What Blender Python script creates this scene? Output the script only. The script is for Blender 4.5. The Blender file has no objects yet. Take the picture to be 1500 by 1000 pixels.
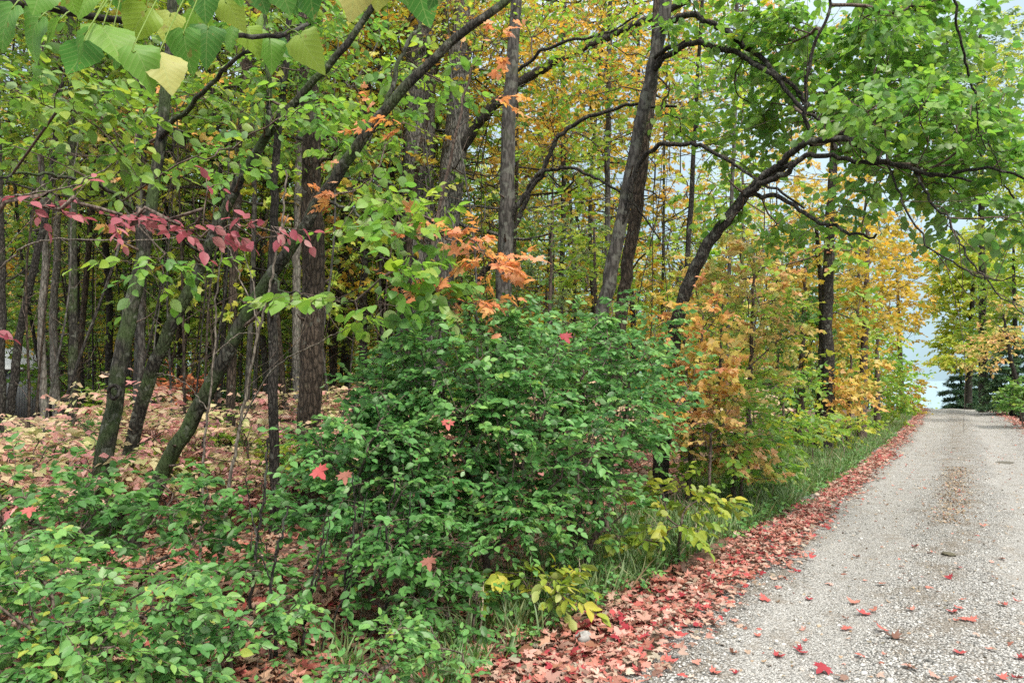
import bpy, math, zlib
import numpy as np
from mathutils import Vector

# ------------------------------------------------------------------ camera, sky, sun, exposure
sc = bpy.context.scene
COL = sc.collection
R = math.radians
PITCH = R(3.0)
EYE = 1.6
cam_d = bpy.data.cameras.new("camera")
cam = bpy.data.objects.new("camera", cam_d)
COL.objects.link(cam)
cam.location = (0, 0, EYE)
cam.rotation_euler = (R(90) + PITCH, 0, 0)
cam_d.sensor_width = 36
cam_d.lens = 26.0
cam_d.clip_start = 0.05
cam_d.clip_end = 8000
sc.camera = cam
FPX = 1500 * 26.0 / 36.0

SUN_EL, SUN_AZ = R(52), R(150)          # overcast: a broad soft sun from behind the camera and over the road
w = bpy.data.worlds.new("World")
sc.world = w
w.use_nodes = True
nt = w.node_tree
nt.nodes.clear()
wo = nt.nodes.new("ShaderNodeOutputWorld")
bg = nt.nodes.new("ShaderNodeBackground")
sky = nt.nodes.new("ShaderNodeTexSky")
sky.sky_type = 'NISHITA'
sky.sun_disc = False
sky.sun_elevation = SUN_EL
sky.sun_rotation = SUN_AZ
sky.air_density = 1.0
sky.dust_density = 2.0
tc = nt.nodes.new("ShaderNodeTexCoord")
no = nt.nodes.new("ShaderNodeTexNoise")
no.inputs["Scale"].default_value = 2.2
no.inputs["Detail"].default_value = 6
cr = nt.nodes.new("ShaderNodeValToRGB")
cr.color_ramp.elements[0].position = 0.36
cr.color_ramp.elements[0].color = (0.62, 0.62, 0.62, 1)
cr.color_ramp.elements[1].position = 0.56
cr.color_ramp.elements[1].color = (1, 1, 1, 1)
mx = nt.nodes.new("ShaderNodeMix")
mx.data_type = 'RGBA'
nt.links.new(tc.outputs["Generated"], no.inputs["Vector"])
nt.links.new(no.outputs["Fac"], cr.inputs["Fac"])
nt.links.new(cr.outputs["Color"], mx.inputs["Factor"])
nt.links.new(sky.outputs["Color"], mx.inputs["A"])
mx.inputs["B"].default_value = (11.2, 11.1, 10.8, 1)   # cloud cover, as bright as the sky it hides
sep = nt.nodes.new("ShaderNodeSeparateXYZ")
nt.links.new(tc.outputs["Generated"], sep.inputs[0])
zr = nt.nodes.new("ShaderNodeValToRGB")                # overcast: dimmer and bluer low down, bright overhead
zr.color_ramp.elements[0].position = 0.0
zr.color_ramp.elements[0].color = (0.215, 0.295, 0.34, 1)
zr.color_ramp.elements[1].position = 0.70
zr.color_ramp.elements[1].color = (1, 1, 1, 1)
ze = zr.color_ramp.elements.new(0.42)
ze.color = (0.26, 0.325, 0.365, 1)
nt.links.new(sep.outputs["Z"], zr.inputs["Fac"])
mz = nt.nodes.new("ShaderNodeMix")
mz.data_type = 'RGBA'
mz.blend_type = 'MULTIPLY'
mz.inputs["Factor"].default_value = 1
nt.links.new(mx.outputs["Result"], mz.inputs["A"])
nt.links.new(zr.outputs["Color"], mz.inputs["B"])
nt.links.new(mz.outputs["Result"], bg.inputs["Color"])
bg.inputs["Strength"].default_value = 0.10
nt.links.new(bg.outputs["Background"], wo.inputs["Surface"])

sun_d = bpy.data.lights.new("sun", 'SUN')
sun_d.energy = 2.0
sun_d.angle = R(12)
sun_d.color = (1.0, 0.93, 0.80)
sun = bpy.data.objects.new("sun", sun_d)
COL.objects.link(sun)
sv = Vector((math.sin(SUN_AZ) * math.cos(SUN_EL), math.cos(SUN_AZ) * math.cos(SUN_EL), math.sin(SUN_EL)))
sun.rotation_euler = sv.to_track_quat('Z', 'Y').to_euler()

sc.view_settings.view_transform = 'Standard'
sc.view_settings.look = 'None'
sc.view_settings.gamma = 1.0
sc.view_settings.use_curve_mapping = False
sc.view_settings.exposure = 1.46
cy = sc.cycles
cy.max_bounces = 9
cy.diffuse_bounces = 5
cy.glossy_bounces = 2
cy.transmission_bounces = 5
cy.transparent_max_bounces = 4
cy.caustics_reflective = False
cy.caustics_refractive = False
cy.use_denoising = False

# ------------------------------------------------------------------ helpers
def px3(px, py, d):
    """the point at pixel (px, py) of the 1500x1000 photograph, d metres ahead of the camera"""
    u, v = (px - 750) / FPX, (500 - py) / FPX
    dx, dy, dz = u, math.cos(PITCH) - math.sin(PITCH) * v, math.sin(PITCH) + math.cos(PITCH) * v
    k = d / dy
    return np.array([dx * k, d, EYE + dz * k])

def pxw(wpx, d):
    return wpx / FPX * d

RD = np.array([0.524, 0.852])                 # the way the road runs
RN = np.array([-0.852, 0.524])                # to its left
R0 = np.array([0.73, 3.94])                   # a point on its left edge
ROAD_W = 3.05

def bend(s_):                                 # it curves a little to the left further on
    return .00062 * np.clip(np.asarray(s_, float) - 12, 0, 60) ** 2

def st(x, y):
    q0, q1 = x - R0[0], y - R0[1]
    s_ = q0 * RD[0] + q1 * RD[1]
    return s_, q0 * RN[0] + q1 * RN[1] - bend(s_)

def xy(s, t):
    t = t + bend(s)
    return R0[0] + s * RD[0] + t * RN[0], R0[1] + s * RD[1] + t * RN[1]

def height(x, y):
    s, t = st(np.asarray(x, float), np.asarray(y, float))
    e = np.maximum(s - 42, 0)
    drop = np.where(e < 14, 0.011 * e ** 2, 0.011 * 196 + 0.308 * (e - 14))
    z = -np.minimum(drop, 16.0)
    off = np.clip(np.where(t > 0, t, -ROAD_W - t), 0, 30)
    z = z - 0.10 * np.exp(-((off - 1.4) / 0.8) ** 2) * (off > 0)
    k = np.clip(off / 2.0, 0, 1)
    z = z + k * (0.07 * np.sin(x * .9 + 1) * np.cos(y * .7) + 0.05 * np.sin(x * 2.1 + y * 1.3) + 0.12 * np.sin(x * .23 + .5) * np.sin(y * .19))
    return z

def rng_of(s):
    return np.random.default_rng(zlib.crc32(s.encode()))

def norm(a):
    return a / np.maximum(np.linalg.norm(a, axis=-1, keepdims=True), 1e-9)

def spline(p, n):
    p = np.asarray(p, float)
    if len(p) == 2:
        t = np.linspace(0, 1, n)[:, None]
        return p[0] * (1 - t) + p[1] * t
    q = np.vstack([2 * p[0] - p[1], p, 2 * p[-1] - p[-2]])
    m = len(p) - 1
    u = np.linspace(0, m, n)
    i = np.minimum(u.astype(int), m - 1)
    f = (u - i)[:, None]
    a, b, c, d = q[i], q[i + 1], q[i + 2], q[i + 3]
    return .5 * (2 * b + (c - a) * f + (2 * a - 5 * b + 4 * c - d) * f ** 2 + (3 * b - a - 3 * c + d) * f ** 3)

def new_mesh(name, V, faces, mats, attrs=None, smooth=False):
    """faces: list of (m,k) index arrays; attrs: {name: per-vertex floats}"""
    me = bpy.data.meshes.new(name)
    V = np.asarray(V, np.float32)
    me.vertices.add(len(V))
    me.vertices.foreach_set("co", V.ravel())
    fl = [np.asarray(f, np.int32) for f in faces if len(f)]
    nl = sum(f.size for f in fl)
    npoly = sum(len(f) for f in fl)
    me.loops.add(nl)
    me.loops.foreach_set("vertex_index", np.concatenate([f.ravel() for f in fl]))
    tot = np.concatenate([np.full(len(f), f.shape[1], np.int32) for f in fl])
    start = np.concatenate([[0], np.cumsum(tot)[:-1]]).astype(np.int32)
    me.polygons.add(npoly)
    me.polygons.foreach_set("loop_start", start)
    if smooth:
        me.polygons.foreach_set("use_smooth", np.ones(npoly, bool))
    me.update(calc_edges=True)
    for k, a in (attrs or {}).items():
        at = me.attributes.new(k, 'FLOAT', 'POINT')
        at.data.foreach_set("value", np.asarray(a, np.float32))
    for m in (mats if isinstance(mats, (list, tuple)) else [mats]):
        me.materials.append(m)
    return me

def link(name, me, parent=None, loc=None):
    o = bpy.data.objects.new(name, me)
    COL.objects.link(o)
    if parent is not None:
        o.parent = parent
    if loc is not None:
        o.location = loc
    return o

def tag(o, label=None, cat=None, group=None, kind=None):
    if label: o["label"] = label
    if cat: o["category"] = cat
    if group: o["group"] = group
    if kind: o["kind"] = kind
    return o

def thing(name, label, cat, loc=(0, 0, 0), group=None):
    o = bpy.data.objects.new(name, None)
    o.empty_display_size = .2
    COL.objects.link(o)
    o.location = loc
    return tag(o, label, cat, group)

def copy_tree(root, loc, rz, scale, label=None, mats=None):
    r = root.copy()
    COL.objects.link(r)
    r.location = loc
    r.rotation_euler = (0, 0, rz)
    r.scale = (scale,) * 3
    if label: r["label"] = label
    for ch in root.children:
        c = ch.copy()
        COL.objects.link(c)
        c.parent = r
        if mats and ch.name.split(".")[0] in mats:
            c.material_slots[0].link = 'OBJECT'
            c.material_slots[0].material = mats[ch.name.split(".")[0]]
    return r

# ---- tubes (trunks, limbs, twigs, stems)
def tube_arrays(lines, rng=None, rough=0.0):
    VV, FF, base = [], [], 0
    for pts, rad, k in lines:
        pts = np.asarray(pts, float)
        n = len(pts)
        T = norm(np.gradient(pts, axis=0))
        X = np.empty((n, 3))
        ref = np.array([1., 0, 0]) if abs(T[0, 0]) < .8 else np.array([0, 1., 0])
        x = ref - T[0] * (ref @ T[0])
        x /= np.linalg.norm(x)
        for i in range(n):
            x = x - T[i] * (x @ T[i])
            x /= max(np.linalg.norm(x), 1e-9)
            X[i] = x
        Y = np.cross(T, X)
        a = np.arange(k) * 2 * math.pi / k
        rr = np.asarray(rad, float)[:, None] * np.ones((1, k))
        if rough and rng is not None and k >= 10:
            L = np.concatenate([[0], np.cumsum(np.linalg.norm(np.diff(pts, axis=0), axis=1))])[:, None]
            for f, am in ((2, .5), (3, .45), (5, .4), (9, .35)):
                rr = rr * (1 + rough * am * np.sin(f * a[None] + rng.uniform(0, 6.3) + L * rng.uniform(.3, 1.2) * f * .5 + 1.5 * np.sin(L * rng.uniform(.8, 2.5))))
        v = pts[:, None] + rr[:, :, None] * (np.cos(a)[None, :, None] * X[:, None] + np.sin(a)[None, :, None] * Y[:, None])
        VV.append(v.reshape(-1, 3))
        i, j = np.meshgrid(np.arange(n - 1), np.arange(k), indexing='ij')
        j2 = (j + 1) % k
        FF.append(np.stack([i * k + j, i * k + j2, (i + 1) * k + j2, (i + 1) * k + j], -1).reshape(-1, 4) + base)
        base += n * k
    return np.vstack(VV), np.vstack(FF)

# ---- leaves
def tpl(v, f):
    return np.array(v, float), f
OVATE = tpl([(0, 0, 0), (-.24, .2, .05), (-.31, .45, .07), (-.19, .76, .03), (0, 1, -.08), (.19, .76, .03), (.31, .45, .07), (.24, .2, .05), (0, .3, 0), (0, .68, -.02)],
            [(0, 8, 2, 1), (8, 9, 3, 2), (0, 7, 6, 8), (8, 6, 5, 9), (9, 4, 3), (9, 5, 4)])
FOLD = tpl([(0, 0, 0), (-.30, .45, .08), (0, 1, -.05), (.30, .45, .08)], [(0, 2, 1), (0, 3, 2)])
LANCE = tpl([(0, 0, 0), (-.14, .4, .04), (0, 1, -.06), (.14, .4, .04)], [(0, 2, 1), (0, 3, 2)])
_h = [(0, 0), (-.14, -.07), (-.32, -.05), (-.42, .12), (-.44, .32), (-.36, .55), (-.22, .78), (-.08, .93), (0, 1.05)]
_hx = _h + [(-x, y) for x, y in _h[-2:0:-1]]
def _curl(x, y):
    return .16 * abs(x) - .25 * y * y - .10 * x * x
_round = [(0, .0), (-.22, -.03), (-.40, .14), (-.45, .38), (-.34, .66), (-.15, .86), (0, 1.0)]
_rx = _round + [(-x, y) for x, y in _round[-2:0:-1]]
ROUND = tpl([(x, y, _curl(x, y)) for x, y in _rx] + [(0, .4, -.05)], [(len(_rx), (i + 1) % len(_rx), i) for i in range(len(_rx))])
# big serrated leaf with its midrib, for the boughs close to the camera
def big_leaf(curl=.28, wave=.018):
    V, F = [], []
    ys = np.linspace(0, 1, 13)
    half = np.interp(ys, [0, .08, .2, .35, .55, .75, .9, 1], [.24, .45, .53, .51, .39, .23, .10, 0.005])
    nx = 5
    for i, (y, h) in enumerate(zip(ys, half)):
        if i % 2 and i < 12: h = h * 1.07
        for j in range(-nx, nx + 1):
            x = h * j / nx
            yy = y - .16 * abs(x) * (1 - y) + (.10 * abs(x) if i else -.12 * (abs(j) / nx) * (1 - abs(j) / nx) * 4 * .5)
            V.append((x, yy, .10 * abs(x) + .25 * x * x - curl * yy * yy - .35 * x * x + .007 * math.sin(yy * 34 - abs(x) * 24) + wave * 2.2 * math.sin(5 * yy + (2.5 if x > 0 else 0)) * (abs(x) / .4) ** 1.5))
    m = 2 * nx + 1
    for i in range(12):
        for j in range(m - 1):
            F.append((i * m + j, i * m + j + 1, (i + 1) * m + j + 1, (i + 1) * m + j))
    return tpl(V, F)
BIGS = (big_leaf(.20, .03), big_leaf(.42, .05), big_leaf(.7, .04))
def maple(curl):
    pol = [(0, 0), (.10, .10), (.36, -.02), (.30, .14), (.62, .26), (.46, .36), (.50, .62), (.30, .52), (.17, .60), (.16, .84), (0, 1.08)]
    pol = [(x, y) for x, y in pol]
    pts = pol + [(-x, y) for x, y in pol[-2:0:-1]]
    V = [(x, y, curl * (.9 * x * x + .5 * (y - .4) ** 2) + .03 * math.sin(9 * x + 5 * y)) for x, y in pts] + [(0, .38, 0)]
    n = len(pts)
    return tpl(V, [(n, i, (i + 1) % n) for i in range(n)])
MAPLE = maple(-.35)
MAPLE_UP = maple(.5)
MAPLE_S = tpl([(0, 0, 0), (.34, .02, -.05), (.55, .35, -.12), (.28, .45, 0), (0, 1, -.15), (-.28, .45, 0), (-.55, .35, -.12), (-.34, .02, -.05)],
              [(0, 1, 2, 3), (0, 3, 4, 5), (0, 5, 6, 7)])

def leaf_arrays(T, P, D, N, S, rnd):
    tv, tf = T
    D = norm(D)
    X = norm(np.cross(D, N))
    N = np.cross(X, D)
    n, k = len(P), len(tv)
    V = P[:, None] + S[:, None, None] * (tv[None, :, 0, None] * X[:, None] + tv[None, :, 1, None] * D[:, None] + tv[None, :, 2, None] * N[:, None])
    off = (np.arange(n) * k)[:, None]
    F = {}
    for f in tf:
        F.setdefault(len(f), []).append(off + np.array(f)[None])
    F = [np.stack(v, 1).reshape(-1, m) for m, v in F.items()]
    at = {"rnd": np.repeat(rnd, k)}
    if k > 20:
        at["lx"] = np.tile(tv[:, 0], n)
        at["ly"] = np.tile(tv[:, 1], n)
    return V.reshape(-1, 3), F, at

def cat_leaves(parts):
    VV, FF, AT, b = [], {}, {}, 0
    for V, F, at in parts:
        VV.append(V)
        for f in F:
            FF.setdefault(f.shape[1], []).append(f + b)
        for k in at: AT.setdefault(k, []).append(at[k])
        b += len(V)
    return np.vstack(VV), [np.vstack(v) for v in FF.values()], {k: np.concatenate(v) for k, v in AT.items() if sum(map(len, v)) == b}

def sprays(rng, A, DIR, L, nl, size, droop=.25, flat=.6, upn=.35, side=.75):
    """nl leaves along both sides of a twig of length L at each point of A"""
    n = len(A)
    DIR = norm(DIR)
    Ls = L * rng.uniform(.6, 1.3, n)
    t = (np.arange(nl) + .6) / nl
    sg = np.where(np.arange(nl) % 2 == 0, 1., -1.)
    up = norm(np.array([0, 0, 1.]) + rng.normal(0, .28, (n, 3)))
    S = norm(np.cross(DIR, up))
    P = A[:, None] + DIR[:, None] * (Ls[:, None] * t)[:, :, None] - np.array([0, 0, 1.]) * (droop * .5 * Ls[:, None] * t ** 2)[:, :, None]
    ang = side + rng.normal(0, .25, (n, nl))
    ang[:, -1] *= .3
    D = S[:, None] * (sg[None] * np.sin(ang))[:, :, None] + DIR[:, None] * np.cos(ang)[:, :, None]
    D = D + rng.normal(0, .2, D.shape)
    D[:, :, 2] = D[:, :, 2] * flat - droop * rng.uniform(.3, 1.7, (n, nl))
    N = up[:, None] + rng.normal(0, upn, D.shape)
    sz = size * rng.uniform(.65, 1.25, (n, nl)) * (.8 + .4 * np.sin(math.pi * np.clip(t, .1, .9)))[None]
    tw = rng.uniform(0, 1, (n, 1))
    rnd = np.clip(.55 * tw + .45 * rng.uniform(0, 1, (n, nl)), 0, 1)
    keep = rng.uniform(0, 1, (n, nl)) < .9
    tips = P[:, -1]
    return P[keep], D[keep], N[keep], sz[keep], rnd[keep], tips

# ---- branching: every attractor is joined to the cheapest node already grown
def grow(A, nodes, cost, k=.35):
    """A: points to reach; nodes: points of the existing skeleton, cost: path length to each. Returns parent index (node space: skeleton first)."""
    n, m = len(A), len(nodes)
    best = np.full(n, np.inf)
    par = np.full(n, -1)
    plen = np.zeros(n)
    dist = np.linalg.norm(A[:, None] - nodes[None], axis=2)
    c = dist + k * cost[None] + .6 * np.maximum(nodes[None, :, 2] - A[:, None, 2], 0)
    par = c.argmin(1)
    best = c[np.arange(n), par]
    plen = cost[par] + dist[np.arange(n), par]
    done = np.zeros(n, bool)
    order = []
    for _ in range(n):
        i = int(np.argmin(np.where(done, np.inf, best)))
        done[i] = True
        order.append(i)
        d = np.linalg.norm(A - A[i], axis=1)
        ci = d + k * plen[i] + .6 * np.maximum(A[i, 2] - A[:, 2], 0)
        b = (ci < best) & ~done
        best[b] = ci[b]
        par[b] = m + i
        plen[b] = plen[i] + d[b]
    return par, order

def branch_lines(A, nodes, par, order, r_tip, r_max, rng, power=.42, wig=.08):
    n, m = len(A), len(nodes)
    wgt = np.ones(n)
    kids = {}
    for i in reversed(order):
        p = par[i]
        if p >= m: wgt[p - m] += wgt[i]
    for i in order:
        kids.setdefault(int(par[i]), []).append(i)
    rad = np.minimum(r_tip * wgt ** power, r_max)
    lines = []
    starts = []
    for p, ch in kids.items():
        if p < m:
            starts += [(p, c) for c in ch]
        else:
            ch = sorted(ch, key=lambda c: -wgt[c])
            starts += [(p, c) for c in ch[1:]]
    for p, c in starts:
        pts = [nodes[p] if p < m else A[p - m]]
        rr = [rad[c]]
        cur = c
        while True:
            pts.append(A[cur])
            rr.append(rad[cur])
            ch = kids.get(m + cur)
            if not ch: break
            cur = max(ch, key=lambda q: wgt[q])
        pts = np.array(pts)
        L = np.linalg.norm(pts[1] - pts[0])
        if len(pts) == 2:
            mid = (pts[0] + pts[1]) / 2 + rng.normal(0, wig * L, 3) + np.array([0, 0, .06 * L])
            pts = np.array([pts[0], mid, pts[1]])
            rr = [rr[0], rr[0], rr[1]]
        nn = 2 * len(pts) - 1
        q = spline(pts, nn)
        q[1:-1] += rng.normal(0, wig * .25 * L, (nn - 2, 3))
        r = np.interp(np.linspace(0, 1, nn), np.linspace(0, 1, len(rr)), rr)
        r[-1] *= .6
        lines.append((q, r, 6 if r[0] > .012 else (4 if r[0] > .004 else 3)))
    return lines

def in_blob(rng, c, r, n, shell=.35, clump=0.70):
    """n points in an ellipsoid, leaning to its rim, gathered in clumps"""
    u = norm(rng.normal(size=(n, 3)))
    q = rng.uniform(0, 1, n) ** (shell)
    P = u * q[:, None]
    nc = max(3, n // 12)
    cc = norm(rng.normal(size=(nc, 3))) * (rng.uniform(.2, 1, nc) ** .5)[:, None]
    j = np.argmin(np.linalg.norm(P[:, None] - cc[None], axis=2), axis=1)
    P = P + (cc[j] - P) * clump * rng.uniform(.2, 1, n)[:, None]
    return c + P * r

def attract(rng, blobs):
    """blobs: (px, py, depth, rx px, ry px, depth radius m, n)"""
    out = []
    for b in blobs:
        px, py, d, rx, ry, rd, n = b
        out.append(in_blob(rng, px3(px, py, d), np.array([pxw(rx, d), rd, pxw(ry, d)]), n))
    A = np.vstack(out)
    A[:, 2] = np.maximum(A[:, 2], height(A[:, 0], A[:, 1]) + .12)
    return A

# ------------------------------------------------------------------ materials
def mat(name):
    m = bpy.data.materials.new(name)
    m.use_nodes = True
    t = m.node_tree
    t.nodes.clear()
    return m, t, t.nodes.new, t.links.new

def ramp(N, cols, pos=None):
    r = N("ShaderNodeValToRGB")
    e = r.color_ramp.elements
    n = len(cols)
    pos = pos or [i / max(n - 1, 1) for i in range(n)]
    while len(e) < n: e.new(.5)
    for i in range(n):
        e[i].position = pos[i]
        e[i].color = (*cols[i], 1)
    return r

def mathn(N, L, op, a, b=None, clamp=False):
    m = N("ShaderNodeMath")
    m.operation = op
    m.use_clamp = clamp
    for i, v in enumerate((a, b)):
        if v is None: continue
        if isinstance(v, (int, float)): m.inputs[i].default_value = v
        else: L(v, m.inputs[i])
    return m.outputs[0]

def leaf_mat(name, cols, pos=None, rough=.5, spec=.4, trans=.38, var=.25, under=.25, vein=False):
    m, t, N, L = mat(name)
    at = N("ShaderNodeAttribute")
    at.attribute_name = "rnd"
    oi = N("ShaderNodeObjectInfo")
    s = mathn(N, L, 'MULTIPLY_ADD', oi.outputs["Random"], var)
    s.node.inputs[2].default_value = -var / 2
    s = mathn(N, L, 'ADD', s, at.outputs["Fac"], True)
    r = ramp(N, cols, pos)
    L(s, r.inputs["Fac"])
    col = r.outputs["Color"]
    pr = N("ShaderNodeBsdfPrincipled")
    if vein:
        ax, ay = N("ShaderNodeAttribute"), N("ShaderNodeAttribute")
        ax.attribute_name, ay.attribute_name = "lx", "ly"
        X = mathn(N, L, 'ABSOLUTE', ax.outputs["Fac"])
        y2 = mathn(N, L, 'MULTIPLY_ADD', X, -.75)
        L(ay.outputs["Fac"], y2.node.inputs[2])
        fr = mathn(N, L, 'PINGPONG', mathn(N, L, 'MULTIPLY', y2, 6.5), .5)
        side = mathn(N, L, 'LESS_THAN', fr, .05)
        mid = mathn(N, L, 'LESS_THAN', X, .013)
        vn = mathn(N, L, 'MAXIMUM', side, mid)
        tcn = N("ShaderNodeTexCoord")
        nz = N("ShaderNodeTexNoise")
        nz.inputs["Scale"].default_value = 26
        nz.inputs["Detail"].default_value = 4
        L(tcn.outputs["Object"], nz.inputs["Vector"])
        bl = mathn(N, L, 'GREATER_THAN', nz.outputs["Fac"], .66)
        mb = N("ShaderNodeMix"); mb.data_type = 'RGBA'
        mb.inputs["B"].default_value = (.22, .17, .05, 1)
        L(mathn(N, L, 'MULTIPLY', bl, .6), mb.inputs["Factor"])
        L(col, mb.inputs["A"])
        mv = N("ShaderNodeMix"); mv.data_type = 'RGBA'
        mv.inputs["B"].default_value = (.30, .38, .14, 1)
        L(mathn(N, L, 'MULTIPLY', vn, .34), mv.inputs["Factor"])
        L(mb.outputs["Result"], mv.inputs["A"])
        col = mv.outputs["Result"]
        bp = N("ShaderNodeBump")
        bp.inputs["Strength"].default_value = .18
        bp.inputs["Distance"].default_value = .004
        L(mathn(N, L, 'SUBTRACT', mathn(N, L, 'MULTIPLY', nz.outputs["Fac"], .6), fr), bp.inputs["Height"])
        L(bp.outputs["Normal"], pr.inputs["Normal"])
    ge = N("ShaderNodeNewGeometry")
    mu = N("ShaderNodeMix"); mu.data_type = 'RGBA'
    L(mathn(N, L, 'MULTIPLY', ge.outputs["Backfacing"], under), mu.inputs["Factor"])
    L(col, mu.inputs["A"])
    mu.inputs["B"].default_value = (.36, .40, .30, 1)
    L(mu.outputs["Result"], pr.inputs["Base Color"])
    pr.inputs["Roughness"].default_value = rough
    pr.inputs["Specular IOR Level"].default_value = spec
    tr = N("ShaderNodeBsdfTranslucent")
    hs = N("ShaderNodeHueSaturation")
    hs.inputs["Saturation"].default_value = 1.05
    hs.inputs["Value"].default_value = 1.4
    L(col, hs.inputs["Color"])
    L(hs.outputs["Color"], tr.inputs["Color"])
    ms = N("ShaderNodeMixShader")
    ms.inputs["Fac"].default_value = trans
    L(pr.outputs[0], ms.inputs[1])
    L(tr.outputs[0], ms.inputs[2])
    out = N("ShaderNodeOutputMaterial")
    L(ms.outputs[0], out.inputs["Surface"])
    return m

def bark_mat(name, dark, light, moss=None, moss_amt=.45, sc_=1.0, lichen=.0, bump=.8):
    m, t, N, L = mat(name)
    tcn = N("ShaderNodeTexCoord")
    oi = N("ShaderNodeObjectInfo")
    ad = N("ShaderNodeVectorMath"); ad.operation = 'ADD'
    L(tcn.outputs["Object"], ad.inputs[0])
    L(oi.outputs["Location"], ad.inputs[1])
    mp = N("ShaderNodeMapping")
    mp.inputs["Scale"].default_value = (22 * sc_, 22 * sc_, 6.0 * sc_)
    L(ad.outputs[0], mp.inputs["Vector"])
    n1 = N("ShaderNodeTexNoise")
    n1.inputs["Scale"].default_value = 1.6
    n1.inputs["Detail"].default_value = 7
    n1.inputs["Roughness"].default_value = .68
    n1.inputs["Distortion"].default_value = .5
    L(mp.outputs[0], n1.inputs["Vector"])
    vo = N("ShaderNodeTexVoronoi")
    vo.feature = 'DISTANCE_TO_EDGE'
    vo.inputs["Scale"].default_value = 1.3
    L(mp.outputs[0], vo.inputs["Vector"])
    hgt = mathn(N, L, 'ADD', mathn(N, L, 'MULTIPLY', mathn(N, L, 'MINIMUM', vo.outputs["Distance"], .25), 1.6), n1.outputs["Fac"])
    r = ramp(N, [tuple(c * .45 for c in dark), dark, light], [.38, .62, .92])
    L(hgt, r.inputs["Fac"])
    col = r.outputs["Color"]
    n2 = N("ShaderNodeTexNoise")
    n2.inputs["Scale"].default_value = 3.1
    n2.inputs["Detail"].default_value = 5
    L(ad.outputs[0], n2.inputs["Vector"])
    if moss:
        mm = N("ShaderNodeMix"); mm.data_type = 'RGBA'
        rr = ramp(N, [(0, 0, 0), (1, 1, 1)], [max(.75 - moss_amt * .6, 0), max(.95 - moss_amt * .6, .05)])
        L(n2.outputs["Fac"], rr.inputs["Fac"])
        L(mathn(N, L, 'MULTIPLY', rr.outputs["Color"], .75), mm.inputs["Factor"])
        L(col, mm.inputs["A"])
        mm.inputs["B"].default_value = (*moss, 1)
        col = mm.outputs["Result"]
    if lichen:
        n3 = N("ShaderNodeTexNoise")
        n3.inputs["Scale"].default_value = 9
        n3.inputs["Detail"].default_value = 6
        L(ad.outputs[0], n3.inputs["Vector"])
        rr = ramp(N, [(0, 0, 0), (1, 1, 1)], [.62 - .1 * lichen, .68 - .1 * lichen])
        L(n3.outputs["Fac"], rr.inputs["Fac"])
        mm = N("ShaderNodeMix"); mm.data_type = 'RGBA'
        L(mathn(N, L, 'MULTIPLY', rr.outputs["Color"], .55), mm.inputs["Factor"])
        L(col, mm.inputs["A"])
        mm.inputs["B"].default_value = (.13, .135, .115, 1)
        col = mm.outputs["Result"]
    pr = N("ShaderNodeBsdfPrincipled")
    L(col, pr.inputs["Base Color"])
    pr.inputs["Roughness"].default_value = .85
    pr.inputs["Specular IOR Level"].default_value = .25
    bp = N("ShaderNodeBump")
    bp.inputs["Strength"].default_value = bump
    bp.inputs["Distance"].default_value = .03
    L(hgt, bp.inputs["Height"])
    L(bp.outputs["Normal"], pr.inputs["Normal"])
    out = N("ShaderNodeOutputMaterial")
    L(pr.outputs[0], out.inputs["Surface"])
    return m

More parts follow.
